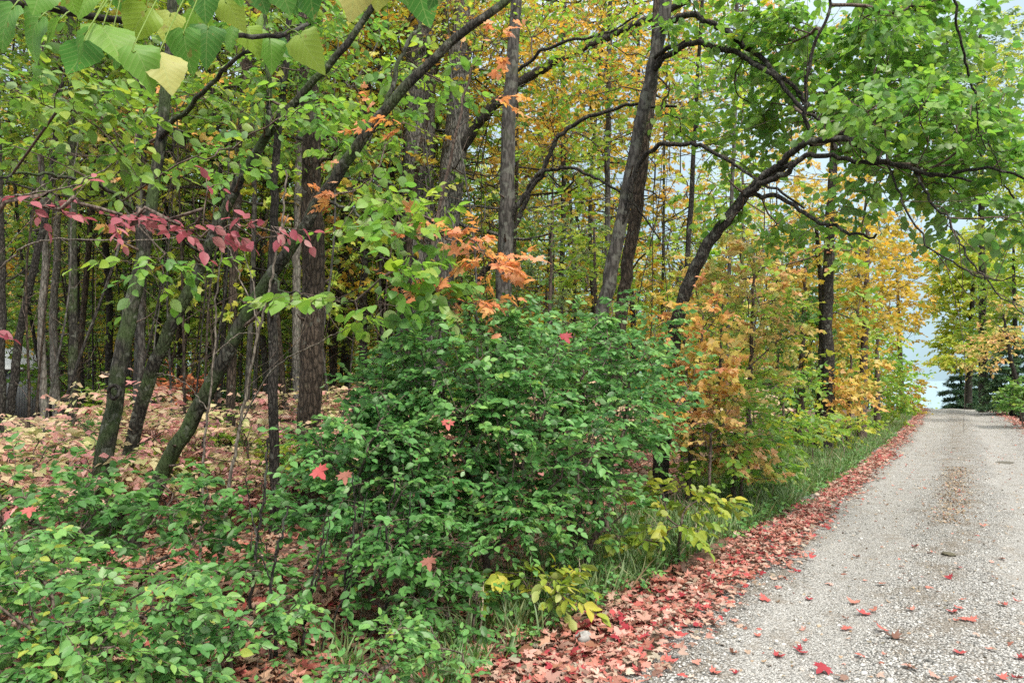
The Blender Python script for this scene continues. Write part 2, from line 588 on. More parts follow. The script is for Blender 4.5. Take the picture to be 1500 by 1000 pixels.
LM = dict(
    shrub=leaf_mat("honeysuckle_leaf", [(.044, .142, .040), (.085, .230, .062), (.135, .305, .085), (.21, .38, .085), (.36, .40, .07)], [0, .28, .6, .9, 1], rough=.45, spec=.42, under=.30, trans=.38),
    shrub_dark=leaf_mat("dark_shrub_leaf", [(.042, .125, .032), (.075, .20, .046), (.115, .265, .058), (.27, .33, .06)], [0, .45, .92, 1], rough=.45, spec=.42, trans=.38),
    shrub_lime=leaf_mat("lime_leaf", [(.12, .22, .03), (.20, .30, .04), (.32, .36, .05), (.46, .40, .05)], [0, .4, .75, 1], rough=.5),
    linden=leaf_mat("linden_leaf", [(.085, .22, .045), (.14, .29, .048), (.21, .36, .05), (.32, .40, .05), (.56, .45, .04)], [0, .33, .65, .9, 1], rough=.45, spec=.5, trans=.5, under=.35),
    near=leaf_mat("near_leaf", [(.06, .17, .038), (.10, .24, .042), (.16, .30, .042), (.28, .34, .045), (.44, .37, .05)], [0, .35, .7, .9, 1], rough=.48, spec=.3, trans=.42, under=.12, vein=True),
    near_yellow=leaf_mat("near_yellow_leaf", [(.20, .30, .05), (.30, .36, .07), (.38, .36, .12)], rough=.5, trans=.38, vein=True),
    green=leaf_mat("wood_green_leaf", [(.06, .16, .032), (.10, .22, .035), (.17, .29, .04), (.30, .35, .045)], rough=.5, trans=.42, under=.3),
    lemon=leaf_mat("yellow_green_leaf", [(.12, .27, .035), (.20, .35, .045), (.33, .41, .055), (.50, .45, .07)], rough=.55, trans=.45),
    yellow=leaf_mat("clear_yellow_leaf", [(.16, .32, .045), (.30, .43, .055), (.44, .49, .075), (.54, .46, .08)], rough=.55, trans=.5),
    gold=leaf_mat("golden_leaf", [(.28, .27, .04), (.46, .34, .05), (.55, .36, .06), (.58, .28, .06)], rough=.55, trans=.45),
    orange=leaf_mat("orange_maple_leaf", [(.18, .30, .06), (.44, .42, .09), (.60, .42, .11), (.62, .33, .11), (.60, .27, .15)], [0, .22, .5, .8, 1], rough=.55, trans=.42),
    coral=leaf_mat("coral_maple_leaf", [(.54, .36, .09), (.60, .30, .09), (.60, .23, .11), (.60, .34, .20)], rough=.5, trans=.42),
    peach=leaf_mat("peach_leaf", [(.22, .33, .07), (.50, .43, .12), (.64, .40, .17), (.62, .28, .16)], rough=.55, trans=.42),
    pink=leaf_mat("pink_leaf", [(.22, .04, .06), (.31, .075, .10), (.40, .14, .155), (.44, .23, .22)], [0, .45, .8, 1], rough=.5, trans=.4),
    rose=leaf_mat("rose_leaf", [(.28, .10, .12), (.40, .18, .19), (.48, .27, .26), (.52, .38, .31)], rough=.55, trans=.4),
    cream=leaf_mat("cream_pink_leaf", [(.12, .21, .06), (.34, .36, .14), (.55, .48, .28), (.60, .37, .31), (.52, .21, .22)], [0, .2, .4, .6, .9], rough=.55, trans=.4),
    rust=leaf_mat("rust_leaf", [(.26, .07, .03), (.36, .10, .04), (.42, .16, .06)], rough=.6, trans=.3),
    needle=leaf_mat("pine_needle", [(.028, .085, .045), (.05, .125, .06), (.10, .17, .06)], rough=.5, trans=.12, under=.1),
    willow=leaf_mat("grey_green_leaf", [(.06, .12, .05), (.10, .17, .06), (.18, .23, .07)], rough=.5, trans=.4),
    ground=leaf_mat("fallen_red_leaf", [(.24, .020, .03), (.36, .06, .06), (.36, .13, .095), (.48, .26, .22), (.33, .12, .085), (.14, .07, .05), (.54, .41, .34)], [0, .10, .28, .48, .64, .82, 1], rough=.6, spec=.35, trans=.12, under=.35),
    litter=leaf_mat("brown_litter_leaf", [(.10, .05, .032), (.19, .085, .05), (.30, .14, .085), (.40, .25, .17), (.28, .06, .05), (.48, .36, .25)], [0, .2, .45, .65, .85, 1], rough=.7, spec=.25, trans=.1, under=.2),
    scrap=leaf_mat("leaf_scrap", [(.07, .045, .03), (.16, .10, .06), (.27, .18, .11), (.36, .28, .20), (.32, .08, .07)], [0, .3, .6, .9, 1], rough=.8, spec=.2, trans=.05),
    grass=leaf_mat("grass_blade", [(.05, .13, .03), (.09, .19, .04), (.16, .24, .06), (.34, .30, .14)], [0, .4, .78, 1], rough=.5, trans=.35),
)
BK = dict(
    moss=bark_mat("mossy_bark", (.017, .016, .013), (.052, .048, .040), (.045, .075, .022), .55, 1.0, .5),
    dark=bark_mat("dark_bark", (.018, .016, .014), (.052, .046, .041), (.05, .07, .025), .2, 1.2, .4),
    brown=bark_mat("brown_scaly_bark", (.034, .025, .019), (.088, .066, .050), (.06, .08, .03), .2, .8, .1, 1.0),
    grey=bark_mat("grey_ridged_bark", (.060, .055, .052), (.19, .178, .168), (.08, .09, .06), .15, .75, .6, 1.0),
    smooth=bark_mat("smooth_grey_bark", (.040, .036, .033), (.088, .081, .075), (.07, .085, .05), .25, .6, .8, .35),
    pale=bark_mat("pale_bark", (.11, .10, .088), (.23, .21, .19), (.10, .11, .07), .15, .8, .8, .4),
    twig=bark_mat("twig_bark", (.07, .05, .042), (.15, .115, .095), None, 0, 1.5, 0, .3),
    twig_pale=bark_mat("pale_twig_bark", (.09, .075, .062), (.20, .17, .145), None, 0, 1.5, 0, .3),
)

# ------------------------------------------------------------------ the setting
def grid_mesh(xs, ys, fz, name, m, smooth=True):
    X, Y = np.meshgrid(xs, ys)
    V = np.stack([X, Y, fz(X, Y)], -1).reshape(-1, 3)
    nx, ny = len(xs), len(ys)
    i, j = np.meshgrid(np.arange(ny - 1), np.arange(nx - 1), indexing='ij')
    F = np.stack([i * nx + j, i * nx + j + 1, (i + 1) * nx + j + 1, (i + 1) * nx + j], -1).reshape(-1, 4)
    return new_mesh(name, V, [F], m, smooth=smooth)

def ground_mat():
    m, t, N, L = mat("forest_floor")
    tcn = N("ShaderNodeTexCoord")
    vo = N("ShaderNodeTexVoronoi")
    vo.inputs["Scale"].default_value = 15
    vo.inputs["Randomness"].default_value = 1
    L(tcn.outputs["Object"], vo.inputs["Vector"])
    wn = N("ShaderNodeTexWhiteNoise")
    L(vo.outputs["Color"], wn.inputs["Vector"])
    r = ramp(N, [(.05, .028, .018), (.10, .055, .034), (.16, .085, .055), (.22, .14, .095), (.12, .045, .035), (.08, .085, .04)])
    L(wn.outputs["Value"], r.inputs["Fac"])
    nz = N("ShaderNodeTexNoise")
    nz.inputs["Scale"].default_value = 1.1
    nz.inputs["Detail"].default_value = 6
    L(tcn.outputs["Object"], nz.inputs["Vector"])
    rr = ramp(N, [(0, 0, 0), (1, 1, 1)], [.45, .65])
    L(nz.outputs["Fac"], rr.inputs["Fac"])
    mm = N("ShaderNodeMix"); mm.data_type = 'RGBA'
    L(rr.outputs["Color"], mm.inputs["Factor"])
    L(r.outputs["Color"], mm.inputs["A"])
    n3 = N("ShaderNodeTexNoise")
    n3.inputs["Scale"].default_value = 40
    n3.inputs["Detail"].default_value = 4
    L(tcn.outputs["Object"], n3.inputs["Vector"])
    r3 = ramp(N, [(.05, .035, .022), (.14, .09, .055), (.10, .10, .04)], [.35, .6, .75])
    L(n3.outputs["Fac"], r3.inputs["Fac"])
    L(r3.outputs["Color"], mm.inputs["B"])
    pr = N("ShaderNodeBsdfPrincipled")
    pr.inputs["Roughness"].default_value = .9
    L(mm.outputs["Result"], pr.inputs["Base Color"])
    bp = N("ShaderNodeBump")
    bp.inputs["Distance"].default_value = .03
    bp.inputs["Strength"].default_value = .8
    L(vo.outputs["Distance"], bp.inputs["Height"])
    L(bp.outputs["Normal"], pr.inputs["Normal"])
    L(pr.outputs[0], N("ShaderNodeOutputMaterial").inputs["Surface"])
    return m

def gravel_mat():
    m, t, N, L = mat("gravel")
    tcn = N("ShaderNodeTexCoord")
    sp = N("ShaderNodeAttribute")
    sp.attribute_name = "across"
    wob = N("ShaderNodeTexNoise")
    wob.inputs["Scale"].default_value = .9
    wob.inputs["Detail"].default_value = 5
    L(tcn.outputs["Object"], wob.inputs["Vector"])
    across = mathn(N, L, 'ADD', sp.outputs["Fac"], mathn(N, L, 'MULTIPLY', mathn(N, L, 'SUBTRACT', wob.outputs["Fac"], .5), .9))
    cols, hs = [], []
    big = N("ShaderNodeTexVoronoi")
    big.inputs["Scale"].default_value = 74
    small = N("ShaderNodeTexVoronoi")
    small.inputs["Scale"].default_value = 120
    for v in (big, small):
        L(tcn.outputs["Object"], v.inputs["Vector"])
        wn = N("ShaderNodeTexWhiteNoise")
        L(v.outputs["Color"], wn.inputs["Vector"])
        r = ramp(N, [(.085, .083, .080), (.22, .215, .208), (.34, .335, .325), (.42, .415, .405), (.54, .535, .525), (.33, .285, .24)], [0, .2, .45, .7, .93, 1])
        L(wn.outputs["Value"], r.inputs["Fac"])
        gap = ramp(N, [(1, 1, 1), (.30, .28, .25)], [.42, .78])
        L(v.outputs["Distance"], gap.inputs["Fac"])
        mu = N("ShaderNodeMix"); mu.data_type = 'RGBA'; mu.blend_type = 'MULTIPLY'
        mu.inputs["Factor"].default_value = 1
        L(r.outputs["Color"], mu.inputs["A"])
        L(gap.outputs["Color"], mu.inputs["B"])
        cols.append(mu.outputs["Result"])
        hs.append(mathn(N, L, 'SUBTRACT', 1, v.outputs["Distance"]))
    # the two wheel tracks are packed finer and paler
    def band(c, wd):
        d = mathn(N, L, 'ABSOLUTE', mathn(N, L, 'SUBTRACT', across, c))
        q = N("ShaderNodeMapRange")
        q.inputs["From Min"].default_value = wd
        q.inputs["From Max"].default_value = wd * .35
        L(d, q.inputs["Value"])
        return q.outputs["Result"]
    tr = mathn(N, L, 'MAXIMUM', band(.55, .42), band(2.05, .42))
    mm = N("ShaderNodeMix"); mm.data_type = 'RGBA'
    sel = mathn(N, L, 'MULTIPLY', tr, .85)
    L(sel, mm.inputs["Factor"])
    L(cols[0], mm.inputs["A"])
    L(cols[1], mm.inputs["B"])
    # fines and dirt between the stones, in patches, more of it along the crown of the road
    dn = N("ShaderNodeTexNoise")
    dn.inputs["Scale"].default_value = 3.2
    dn.inputs["Detail"].default_value = 8
    dn.inputs["Roughness"].default_value = .7
    L(tcn.outputs["Object"], dn.inputs["Vector"])
    edge = mathn(N, L, 'MAXIMUM', band(1.25, .34), mathn(N, L, 'MAXIMUM', band(-.05, .4), band(3.2, .35)))
    dsel = mathn(N, L, 'ADD', dn.outputs["Fac"], mathn(N, L, 'MULTIPLY', edge, .09))
    dr = ramp(N, [(0, 0, 0), (1, 1, 1)], [.53, .68])
    L(dsel, dr.inputs["Fac"])
    fn = N("ShaderNodeTexNoise")
    fn.inputs["Scale"].default_value = 160
    fn.inputs["Detail"].default_value = 3
    L(tcn.outputs["Object"], fn.inputs["Vector"])
    fr = ramp(N, [(.08, .062, .048), (.21, .18, .145), (.34, .295, .245)], [.35, .55, .75])
    L(fn.outputs["Fac"], fr.inputs["Fac"])
    m2 = N("ShaderNodeMix"); m2.data_type = 'RGBA'
    L(mathn(N, L, 'MULTIPLY', dr.outputs["Color"], .75), m2.inputs["Factor"])
    L(mm.outputs["Result"], m2.inputs["A"])
    L(fr.outputs["Color"], m2.inputs["B"])
    pr = N("ShaderNodeBsdfPrincipled")
    pr.inputs["Roughness"].default_value = .85
    pr.inputs["Specular IOR Level"].default_value = .3
    L(m2.outputs["Result"], pr.inputs["Base Color"])
    hm = N("ShaderNodeMix")
    L(sel, hm.inputs["Factor"])
    L(hs[0], hm.inputs["A"])
    L(mathn(N, L, 'MULTIPLY', hs[1], .45), hm.inputs["B"])
    bp = N("ShaderNodeBump")
    bp.inputs["Distance"].default_value = .022
    bp.inputs["Strength"].default_value = .9
    L(hm.outputs["Result"], bp.inputs["Height"])
    L(bp.outputs["Normal"], pr.inputs["Normal"])
    L(pr.outputs[0], N("ShaderNodeOutputMaterial").inputs["Surface"])
    return m

def axis(a, b, near, step, far_step_k):
    out, v, s = [near], near, step
    while v < b:
        v += s; s *= far_step_k; out.append(v)
    lo, v, s = [], near, step
    while v > a:
        v -= s; s *= far_step_k; lo.append(v)
    return np.array(lo[::-1] + out)

g = grid_mesh(axis(-4000, 4000, 1, .35, 1.035), axis(-400, 5000, 6, .35, 1.035), height, "ground", ground_mat())
tag(link("ground", g), kind="structure")

# road: its own local frame, x across from the left edge, y along
ss = np.concatenate([np.arange(-14, 20, .12), np.arange(20, 70, .3)])
us = np.linspace(-.38, ROAD_W + .38, 46)
rr_ = rng_of("road")
def road_z(U, S):
    x, y = xy(S, -U)
    rut = -.026 * (np.exp(-((U - .55) / .28) ** 2) + np.exp(-((U - 2.05) / .28) ** 2)) + .02 * np.exp(-((U - 1.3) / .3) ** 2)
    return height(x, y) + .060 + rut - .08 * np.exp(-(np.minimum(U + .38, ROAD_W + .38 - U) / .10)) + .008 * np.sin(S * 2.2 + U * 3) * np.sin(U * 4.1 - S)
def road_x(U, S):
    e = .10 * np.sin(S * .8) + .05 * np.sin(S * 2.3 + 1) + .03 * np.sin(S * 5.1)
    return U + e * (np.abs(U - ROAD_W / 2) / (ROAD_W / 2)) ** 3
U, S = np.meshgrid(us, ss)
Vr = np.stack([road_x(U, S) - bend(S), S, road_z(U, S)], -1).reshape(-1, 3)
i, j = np.meshgrid(np.arange(len(ss) - 1), np.arange(len(us) - 1), indexing='ij')
nx = len(us)
Fr = np.stack([i * nx + j, i * nx + j + 1, (i + 1) * nx + j + 1, (i + 1) * nx + j], -1).reshape(-1, 4)
GM = gravel_mat()
road = link("gravel_road", new_mesh("gravel_road", Vr, [Fr], GM, {"across": U.ravel()}, smooth=True), loc=(R0[0], R0[1], 0))
road.rotation_euler = (0, 0, math.atan2(RD[1], RD[0]) - math.pi / 2)
tag(road, kind="structure")
def road_top(x, y):
    s, t = st(x, y)
    return road_z(-t, s)
def floor_z(x, y):
    s, t = st(x, y)
    on = (t < .34) & (t > -ROAD_W - .34)
    return np.where(on, np.maximum(road_z(np.clip(-t, -.34, ROAD_W + .34), s), height(x, y)), height(x, y))

def water_mat():
    m, t, N, L = mat("lake_water")
    pr = N("ShaderNodeBsdfPrincipled")
    pr.inputs["Base Color"].default_value = (.22, .31, .35, 1)
    pr.inputs["Roughness"].default_value = .25
    tcn = N("ShaderNodeTexCoord")
    nz = N("ShaderNodeTexNoise")
    nz.inputs["Scale"].default_value = .35
    nz.inputs["Detail"].default_value = 5
    L(tcn.outputs["Object"], nz.inputs["Vector"])
    bp = N("ShaderNodeBump")
    bp.inputs["Distance"].default_value = .3
    bp.inputs["Strength"].default_value = .25
    L(nz.outputs["Fac"], bp.inputs["Height"])
    L(bp.outputs["Normal"], pr.inputs["Normal"])
    L(pr.outputs[0], N("ShaderNodeOutputMaterial").inputs["Surface"])
    return m
lk = new_mesh("lake", [(-3500, 20, -6), (4500, 20, -6), (4500, 7500, -6), (-3500, 7500, -6)], [np.array([[0, 1, 2, 3]])], water_mat())
tag(link("lake", lk), kind="structure")

# ------------------------------------------------------------------ plants: one builder for trees, saplings and shrubs
def plant(name, label, cat, *, trunk=None, limbs=(), blobs=(), base=None, pts=None, leaf="green", tpl_=OVATE, size=.07, nl=8, twig=.3,
          bark="dark", droop=.25, flat=.6, upn=.35, k=.35, r_tip=.0022, group=None, stems=None, part=("trunk", "crown"), rmax=.03, wig=.08, power=.42, sides=16, side=.75, extra=None, dark_limbs=None):
    """trunk: [(px, py, width px)] with depth d = trunk[-1]; limbs: [([(px, py)...], w0, w1, d0, d1)]; blobs as in attract().
    stems: list of ground points for shrubs with several stems."""
    rng = rng_of(label + name)
    if any(tpl_ is q_ for q_ in (FOLD, MAPLE_S, LANCE)): flat, upn, droop = 1.0, .9, .45
    else: upn = max(upn, .6); flat = max(flat, .8)
    big, nodes, cost = [], [], []
    org = None
    def add_nodes(P, c0):
        L = np.concatenate([[0], np.cumsum(np.linalg.norm(np.diff(P, axis=0), axis=1))])
        nodes.append(P); cost.append(c0 + L * .35)
    if trunk:
        ds = trunk["d"]
        pl = trunk["p"]
        dd = np.linspace(ds[0], ds[1], len(pl)) if isinstance(ds, tuple) else np.full(len(pl), ds)
        P = [px3(p[0], p[1], d) for p, d in zip(pl, dd)]
        W = [pxw(p[2], d) * .43 for p, d in zip(pl, dd)]
        gz = float(height(P[0][0], P[0][1]))
        if P[0][2] > gz + .05:                              # carry the trunk down to the ground
            sl = (P[1] - P[0]) / max(P[1][2] - P[0][2], .3)
            q = P[0] + sl * (gz - P[0][2]) * .6
            q[2] = gz
            P.insert(0, q); W.insert(0, W[0] * 1.12)
        P.insert(0, P[0] - np.array([0, 0, .25]) + (P[0] - P[1]) * .02); W.insert(0, W[0] * 1.25)
        P, W = np.array(P), np.array(W)
        n = 44
        S_ = spline(P, n)
        u = np.linspace(0, 1, n)
        Rr = np.interp(np.linspace(0, len(W) - 1, n), np.arange(len(W)), W)
        hgt = S_[:, 2] - S_[0, 2]
        Rr = Rr * (1 + .35 * np.exp(-hgt / .22))
        S_ += rng.normal(0, .008, S_.shape) * (u[:, None] > .05)
        org = np.array([P[1][0], P[1][1], float(height(P[1][0], P[1][1]))])
        trunk_line = (S_, Rr, sides)
        add_nodes(S_[n // 4:], .3)
        if "top" in trunk:                                  # the trunk goes on above the picture
            pass
    elif stems is not None:
        stems = np.array(stems, float)
        org = stems.mean(0)
        org[2] = height(org[0], org[1])
        for s0 in stems:
            nodes.append(s0[None]); cost.append(np.zeros(1))
    limb_lines, bare_tw = [], []
    for lb in limbs:
        p, w0, w1, d0, d1 = lb
        dd = np.linspace(d0, d1, len(p))
        Q = np.array([px3(a, b, d) for (a, b), d in zip(p, dd)])
        n = 6 * len(p)
        S2 = spline(Q, n)
        S2[1:] += rng.normal(0, .009, (n - 1, 3))
        L2_ = np.linspace(0, 1, n)[:, None]
        S2 += sum(np.sin(L2_ * f_ + rng.uniform(0, 6.3, 3)) - np.sin(rng.uniform(0, 6.3, 3)) * 0 for f_ in (9., 17., 31.)) * .012 * np.minimum(L2_ * 6, 1)
        Rl = np.linspace(pxw(w0, d0), pxw(w1, d1), n) * .42
        limb_lines.append((S2, Rl, 8))
        add_nodes(S2, .2)
        for q_ in rng.uniform(.2, .98, 6):                  # bare side twigs
            i_ = int(q_ * (n - 2))
            t_ = S2[i_ + 1] - S2[i_]
            t_ = t_ / np.linalg.norm(t_)
            v_ = t_ * rng.uniform(.3, 1) + rng.normal(0, .55, 3)
            L_ = rng.uniform(.35, 1.1)
            e_ = S2[i_] + v_ * L_
            bare_tw.append((spline(np.array([S2[i_], S2[i_] + v_ * L_ * .5 + rng.normal(0, .06, 3), e_]), 7), np.linspace(.0045, .0012, 7), 4))
            m_ = S2[i_] + v_ * L_ * .55
            bare_tw.append((spline(np.array([m_, m_ + (v_ + rng.normal(0, .6, 3)) * L_ * .2, m_ + (v_ + rng.normal(0, .6, 3)) * L_ * .5]), 5), np.linspace(.0026, .001, 5), 3))
    if org is None: org = np.array(base, float)
    root = thing(name, label, cat, org, group)
    if trunk:
        V, F = tube_arrays([trunk_line], rng, .10)
        tr = link(part[0], new_mesh(name + "_" + part[0], V - org, [F], BK[bark], smooth=True), root)
        stubs = []
        if sides >= 16:
            for q_ in rng.uniform(.25, .8, 5):
                i_ = int(q_ * (len(S_) - 1))
                a_ = rng.uniform(0, 6.28)
                v_ = np.array([math.cos(a_), math.sin(a_), rng.uniform(.1, .7)])
                L_ = rng.uniform(.05, .22)
                p0 = S_[i_] + v_ * [1, 1, 0] * Rr[i_] * .6
                stubs.append((np.array([p0, p0 + v_ * L_ * .5 + v_ * [1, 1, 0] * Rr[i_] * .4, p0 + v_ * (L_ + Rr[i_] * .4)]), np.array([.016, .012, .007]) * rng.uniform(.6, 1.3), 6))
    for lb in limb_lines:
        V, F = tube_arrays([lb])
        link("limb", new_mesh(name + "_limb", V - org, [F], BK[dark_limbs or bark], smooth=True), root)
    A = attract(rng, blobs) if len(blobs) else None
    if pts is not None: A = pts if A is None else np.vstack([A, pts])
    if A is not None and len(A):
        nd, cs = np.vstack(nodes), np.concatenate(cost)
        par, order = grow(A, nd, cs, k)
        lines = branch_lines(A, nd, par, order, r_tip, rmax, rng, power, wig)
        allp = np.vstack([nd, A])
        DIR = A - allp[par]
        DIR = norm(DIR) + rng.normal(0, .5, DIR.shape)
        DIR[:, 2] = DIR[:, 2] * .5 - .05
        mats_, parts = [], []
        P, D, N_, Sz, rnd, tips = sprays(rng, A, DIR, twig, nl, size, droop, flat, upn, side)
        tw = [(np.array([a, (a + b) / 2 + [0, 0, .02 * twig], b]), np.array([r_tip, r_tip * .8, r_tip * .5]), 3) for a, b in zip(A, tips)]
        V, F = tube_arrays(lines + tw + bare_tw + (stubs if trunk else []))
        link("branches" if trunk else "stems", new_mesh(name + "_branches", V - org, [F], BK["twig" if bark not in ("pale", "twig_pale") else "twig_pale"], smooth=True), root)
        parts = [leaf_arrays(tpl_, P - org, D, N_, Sz, rnd)]
        V, F, at = cat_leaves(parts)
        link(part[1], new_mesh(name + "_" + part[1], V, F, LM[leaf], at), root)
    return root

def shrub(name, label, cat, px, d, blobs, nst=6, spread=.25, **kw):
    rng = rng_of(label + "s")
    c = px3(px, 500, d)
    stv = []
    for _ in range(nst):
        x, y = c[0] + rng.normal(0, spread), c[1] + rng.normal(0, spread * .7)
        stv.append((x, y, float(height(x, y)) - .04))
    kw.setdefault("part", ("stems", "foliage"))
    kw.setdefault("bark", "twig")
    return plant(name, label, cat, stems=stv, blobs=blobs, **kw)
#PLANTS
# ------------------------------------------------------------------ trees one can tell apart (pixel outlines, real distances)
knotty = plant("leaning_tree", "mossy dark leaning trunk with a round knot, thickest of the leaning trunks", "tree",
      trunk=dict(p=[(136, 775, 33), (158, 640, 30), (178, 520, 26), (203, 400, 22), (228, 260, 19), (245, 120, 17), (256, -40, 14), (262, -180, 10)], d=(7.4, 7.8)), bark="moss",
      limbs=[([(215, 330), (150, 275), (60, 255), (-40, 262)], 9, 3, 7.6, 6.0), ([(236, 200), (300, 130), (390, 60), (450, 35)], 10, 4, 7.6, 6.4)],
      blobs=[(110, 170, 8.2, 120, 70, .8, 42), (40, 240, 7.6, 90, 60, .8, 16), (230, 110, 8.6, 110, 70, .8, 34), (170, 250, 8.3, 80, 50, .6, 16), (380, 80, 7.4, 90, 50, .7, 22), (130, 160, 5.6, 110, 40, .4, 22), (60, 110, 5.4, 80, 40, .4, 14), (190, 230, 5.6, 50, 30, .3, 8)],
      leaf="green", tpl_=OVATE, size=.105, nl=8, twig=.42, droop=.4)
c_ = px3(173, 574, 7.34)
c_ = c_ - np.array([0, .075, 0])
an_ = np.linspace(0, 2 * math.pi, 15)
V, F = tube_arrays([(np.stack([c_[0] + .052 * np.cos(an_), c_[1] + .012 * np.sin(an_ * 2), c_[2] + .066 * np.sin(an_)], 1), np.full(15, .019), 8),
                    (np.array([c_ + [0, .06, 0], c_ + [0, .015, 0]]), np.array([.05, .03]), 10)])
link("knot", new_mesh("trunk_knot", V - np.array(knotty.location), [F], BK["dark"], smooth=True), knotty)
plant("leaning_tree", "slim dark leaning trunk rising between the knotty trunk and the longest leaning one", "tree",
      trunk=dict(p=[(168, 770, 24), (200, 620, 22), (240, 500, 20), (290, 400, 18), (340, 285, 17), (392, 200, 16), (440, 140, 14), (505, 70, 12), (570, -30, 10)], d=(8.0, 7.2)), bark="moss",
      limbs=[([(392, 200), (395, 120), (385, 20), (380, -50)], 10, 7, 7.4, 7.4), ([(300, 375), (240, 330), (180, 300)], 6, 3, 7.8, 6.2)],
      blobs=[(330, 200, 8.4, 110, 75, .7, 30), (240, 390, 5.6, 80, 42, .3, 14), (420, 100, 8.2, 90, 60, .7, 32), (490, 30, 8.0, 100, 50, .7, 28), (320, 235, 6.0, 80, 50, .4, 14), (430, 150, 5.8, 70, 50, .4, 14)],
      leaf="linden", size=.09, nl=7, twig=.40, droop=.45)
plant("leaning_tree", "longest leaning dark trunk slanting up over the tall brown trunk", "tree",
      trunk=dict(p=[(200, 775, 27), (255, 660, 26), (310, 560, 24), (380, 430, 22), (440, 340, 21), (495, 255, 19), (560, 165, 17), (640, 82, 16), (740, 0, 14), (800, -60, 10)], d=(6.9, 6.6)), bark="moss",
      limbs=[([(470, 290), (560, 330), (650, 345)], 6, 3, 6.8, 5.6), ([(400, 400), (420, 430), (520, 440)], 5, 2, 6.8, 5.4), ([(560, 165), (600, 60), (640, -30)], 9, 5, 6.7, 7.0)],
      blobs=[(510, 200, 7.8, 80, 60, .5, 26), (575, 330, 5.8, 90, 40, .4, 26), (500, 450, 5.4, 110, 26, .35, 16), (600, 405, 5.6, 80, 40, .4, 22), (610, 110, 7.8, 100, 70, .7, 30), (545, 300, 7.4, 60, 40, .4, 14)],
      leaf="linden", tpl_=ROUND, size=.088, nl=7, twig=.36, droop=.4)
plant("slender_tree", "thin straight dark trunk close beside the tall brown trunk", "tree",
      trunk=dict(p=[(403, 730, 17), (401, 560, 16), (399, 400, 15), (404, 250, 13), (416, 100, 11), (428, -40, 8)], d=8.2), bark="dark",
      blobs=[(420, 60, 8.0, 90, 90, .8, 40), (370, 160, 7.6, 70, 50, .6, 22)], leaf="green", size=.085, nl=7, twig=.35)
plant("brown_trunk_tree", "tall straight brown scaly trunk standing behind the honeysuckle", "tree",
      trunk=dict(p=[(447, 800, 46), (454, 640, 41), (459, 480, 38), (458, 340, 36), (455, 180, 32), (450, -60, 26)], d=8.8), bark="brown",
      limbs=[([(458, 250), (520, 200), (560, 190)], 6, 3, 8.8, 8.2)],
      blobs=[(470, 60, 9.4, 120, 90, 1.0, 90), (520, 210, 9.2, 80, 50, .6, 40), (400, 200, 9.6, 90, 60, .7, 40)], leaf="green", size=.085, nl=7, twig=.4)
plant("grey_oak", "thick grey ridged trunk, upright one of the two big oaks", "tree",
      trunk=dict(p=[(604, 640, 62), (607, 460, 56), (612, 250, 54), (616, 60, 50), (617, -80, 44)], d=15.5), bark="grey", sides=20,
      limbs=[([(610, 300), (680, 330), (760, 350), (850, 330)], 9, 3, 15.5, 14), ([(606, 280), (700, 305), (800, 300), (900, 290)], 6, 2, 15.5, 13), ([(606, 275), (560, 272), (500, 278)], 6, 2, 15.5, 14)],
      blobs=[(600, 10, 15.5, 150, 90, 1.6, 150), (540, 120, 16.5, 120, 80, 1.5, 90), (690, 120, 16.5, 90, 90, 1.4, 80)], leaf="gold", size=.11, nl=7, twig=.5)
plant("grey_oak", "thick grey ridged trunk leaning beside the upright oak, one big limb reaching out", "tree",
      trunk=dict(p=[(626, 640, 46), (640, 450, 44), (655, 330, 42), (668, 200, 40), (676, 60, 36), (690, -80, 30)], d=15.0), bark="grey", sides=20,
      limbs=[([(664, 240), (690, 195), (720, 158), (760, 122), (805, 95), (860, 68), (910, 45), (965, 22), (1010, 0)], 20, 11, 15, 13.5),
             ([(640, 480), (680, 430), (730, 375), (765, 310)], 14, 7, 15, 14.6)],
      blobs=[(710, 50, 15, 120, 90, 1.5, 130), (860, 90, 14.4, 120, 80, 1.4, 150), (800, 190, 15, 80, 60, 1.2, 70)], leaf="gold", size=.10, nl=7, twig=.5, dark_limbs="dark")
plant("slender_tree", "straight smooth grey trunk alone in mid wood behind the coral maple twigs", "tree",
      trunk=dict(p=[(735, 640, 28.8), (738, 440, 26.1), (742, 300, 25.2), (747, 150, 22.5), (757, 0, 19.8), (762, -90, 16.2)], d=10.6), bark="smooth",
      limbs=[([(745, 330), (775, 275), (800, 235), (828, 192), (880, 165), (930, 154), (990, 156)], 10, 5, 10.6, 9.6),
             ([(760, 320), (790, 260), (820, 246), (870, 258), (920, 290), (965, 350)], 8, 3, 10.4, 9.4),
             ([(756, 105), (800, 72), (880, 50), (940, 20)], 7, 3, 10.6, 9.8)],
      blobs=[(810, 20, 11, 100, 60, .9, 70), (860, 200, 11, 110, 60, .8, 50), (690, 40, 11, 70, 60, .8, 40)], leaf="lemon", size=.08, nl=6, twig=.38, dark_limbs="dark")
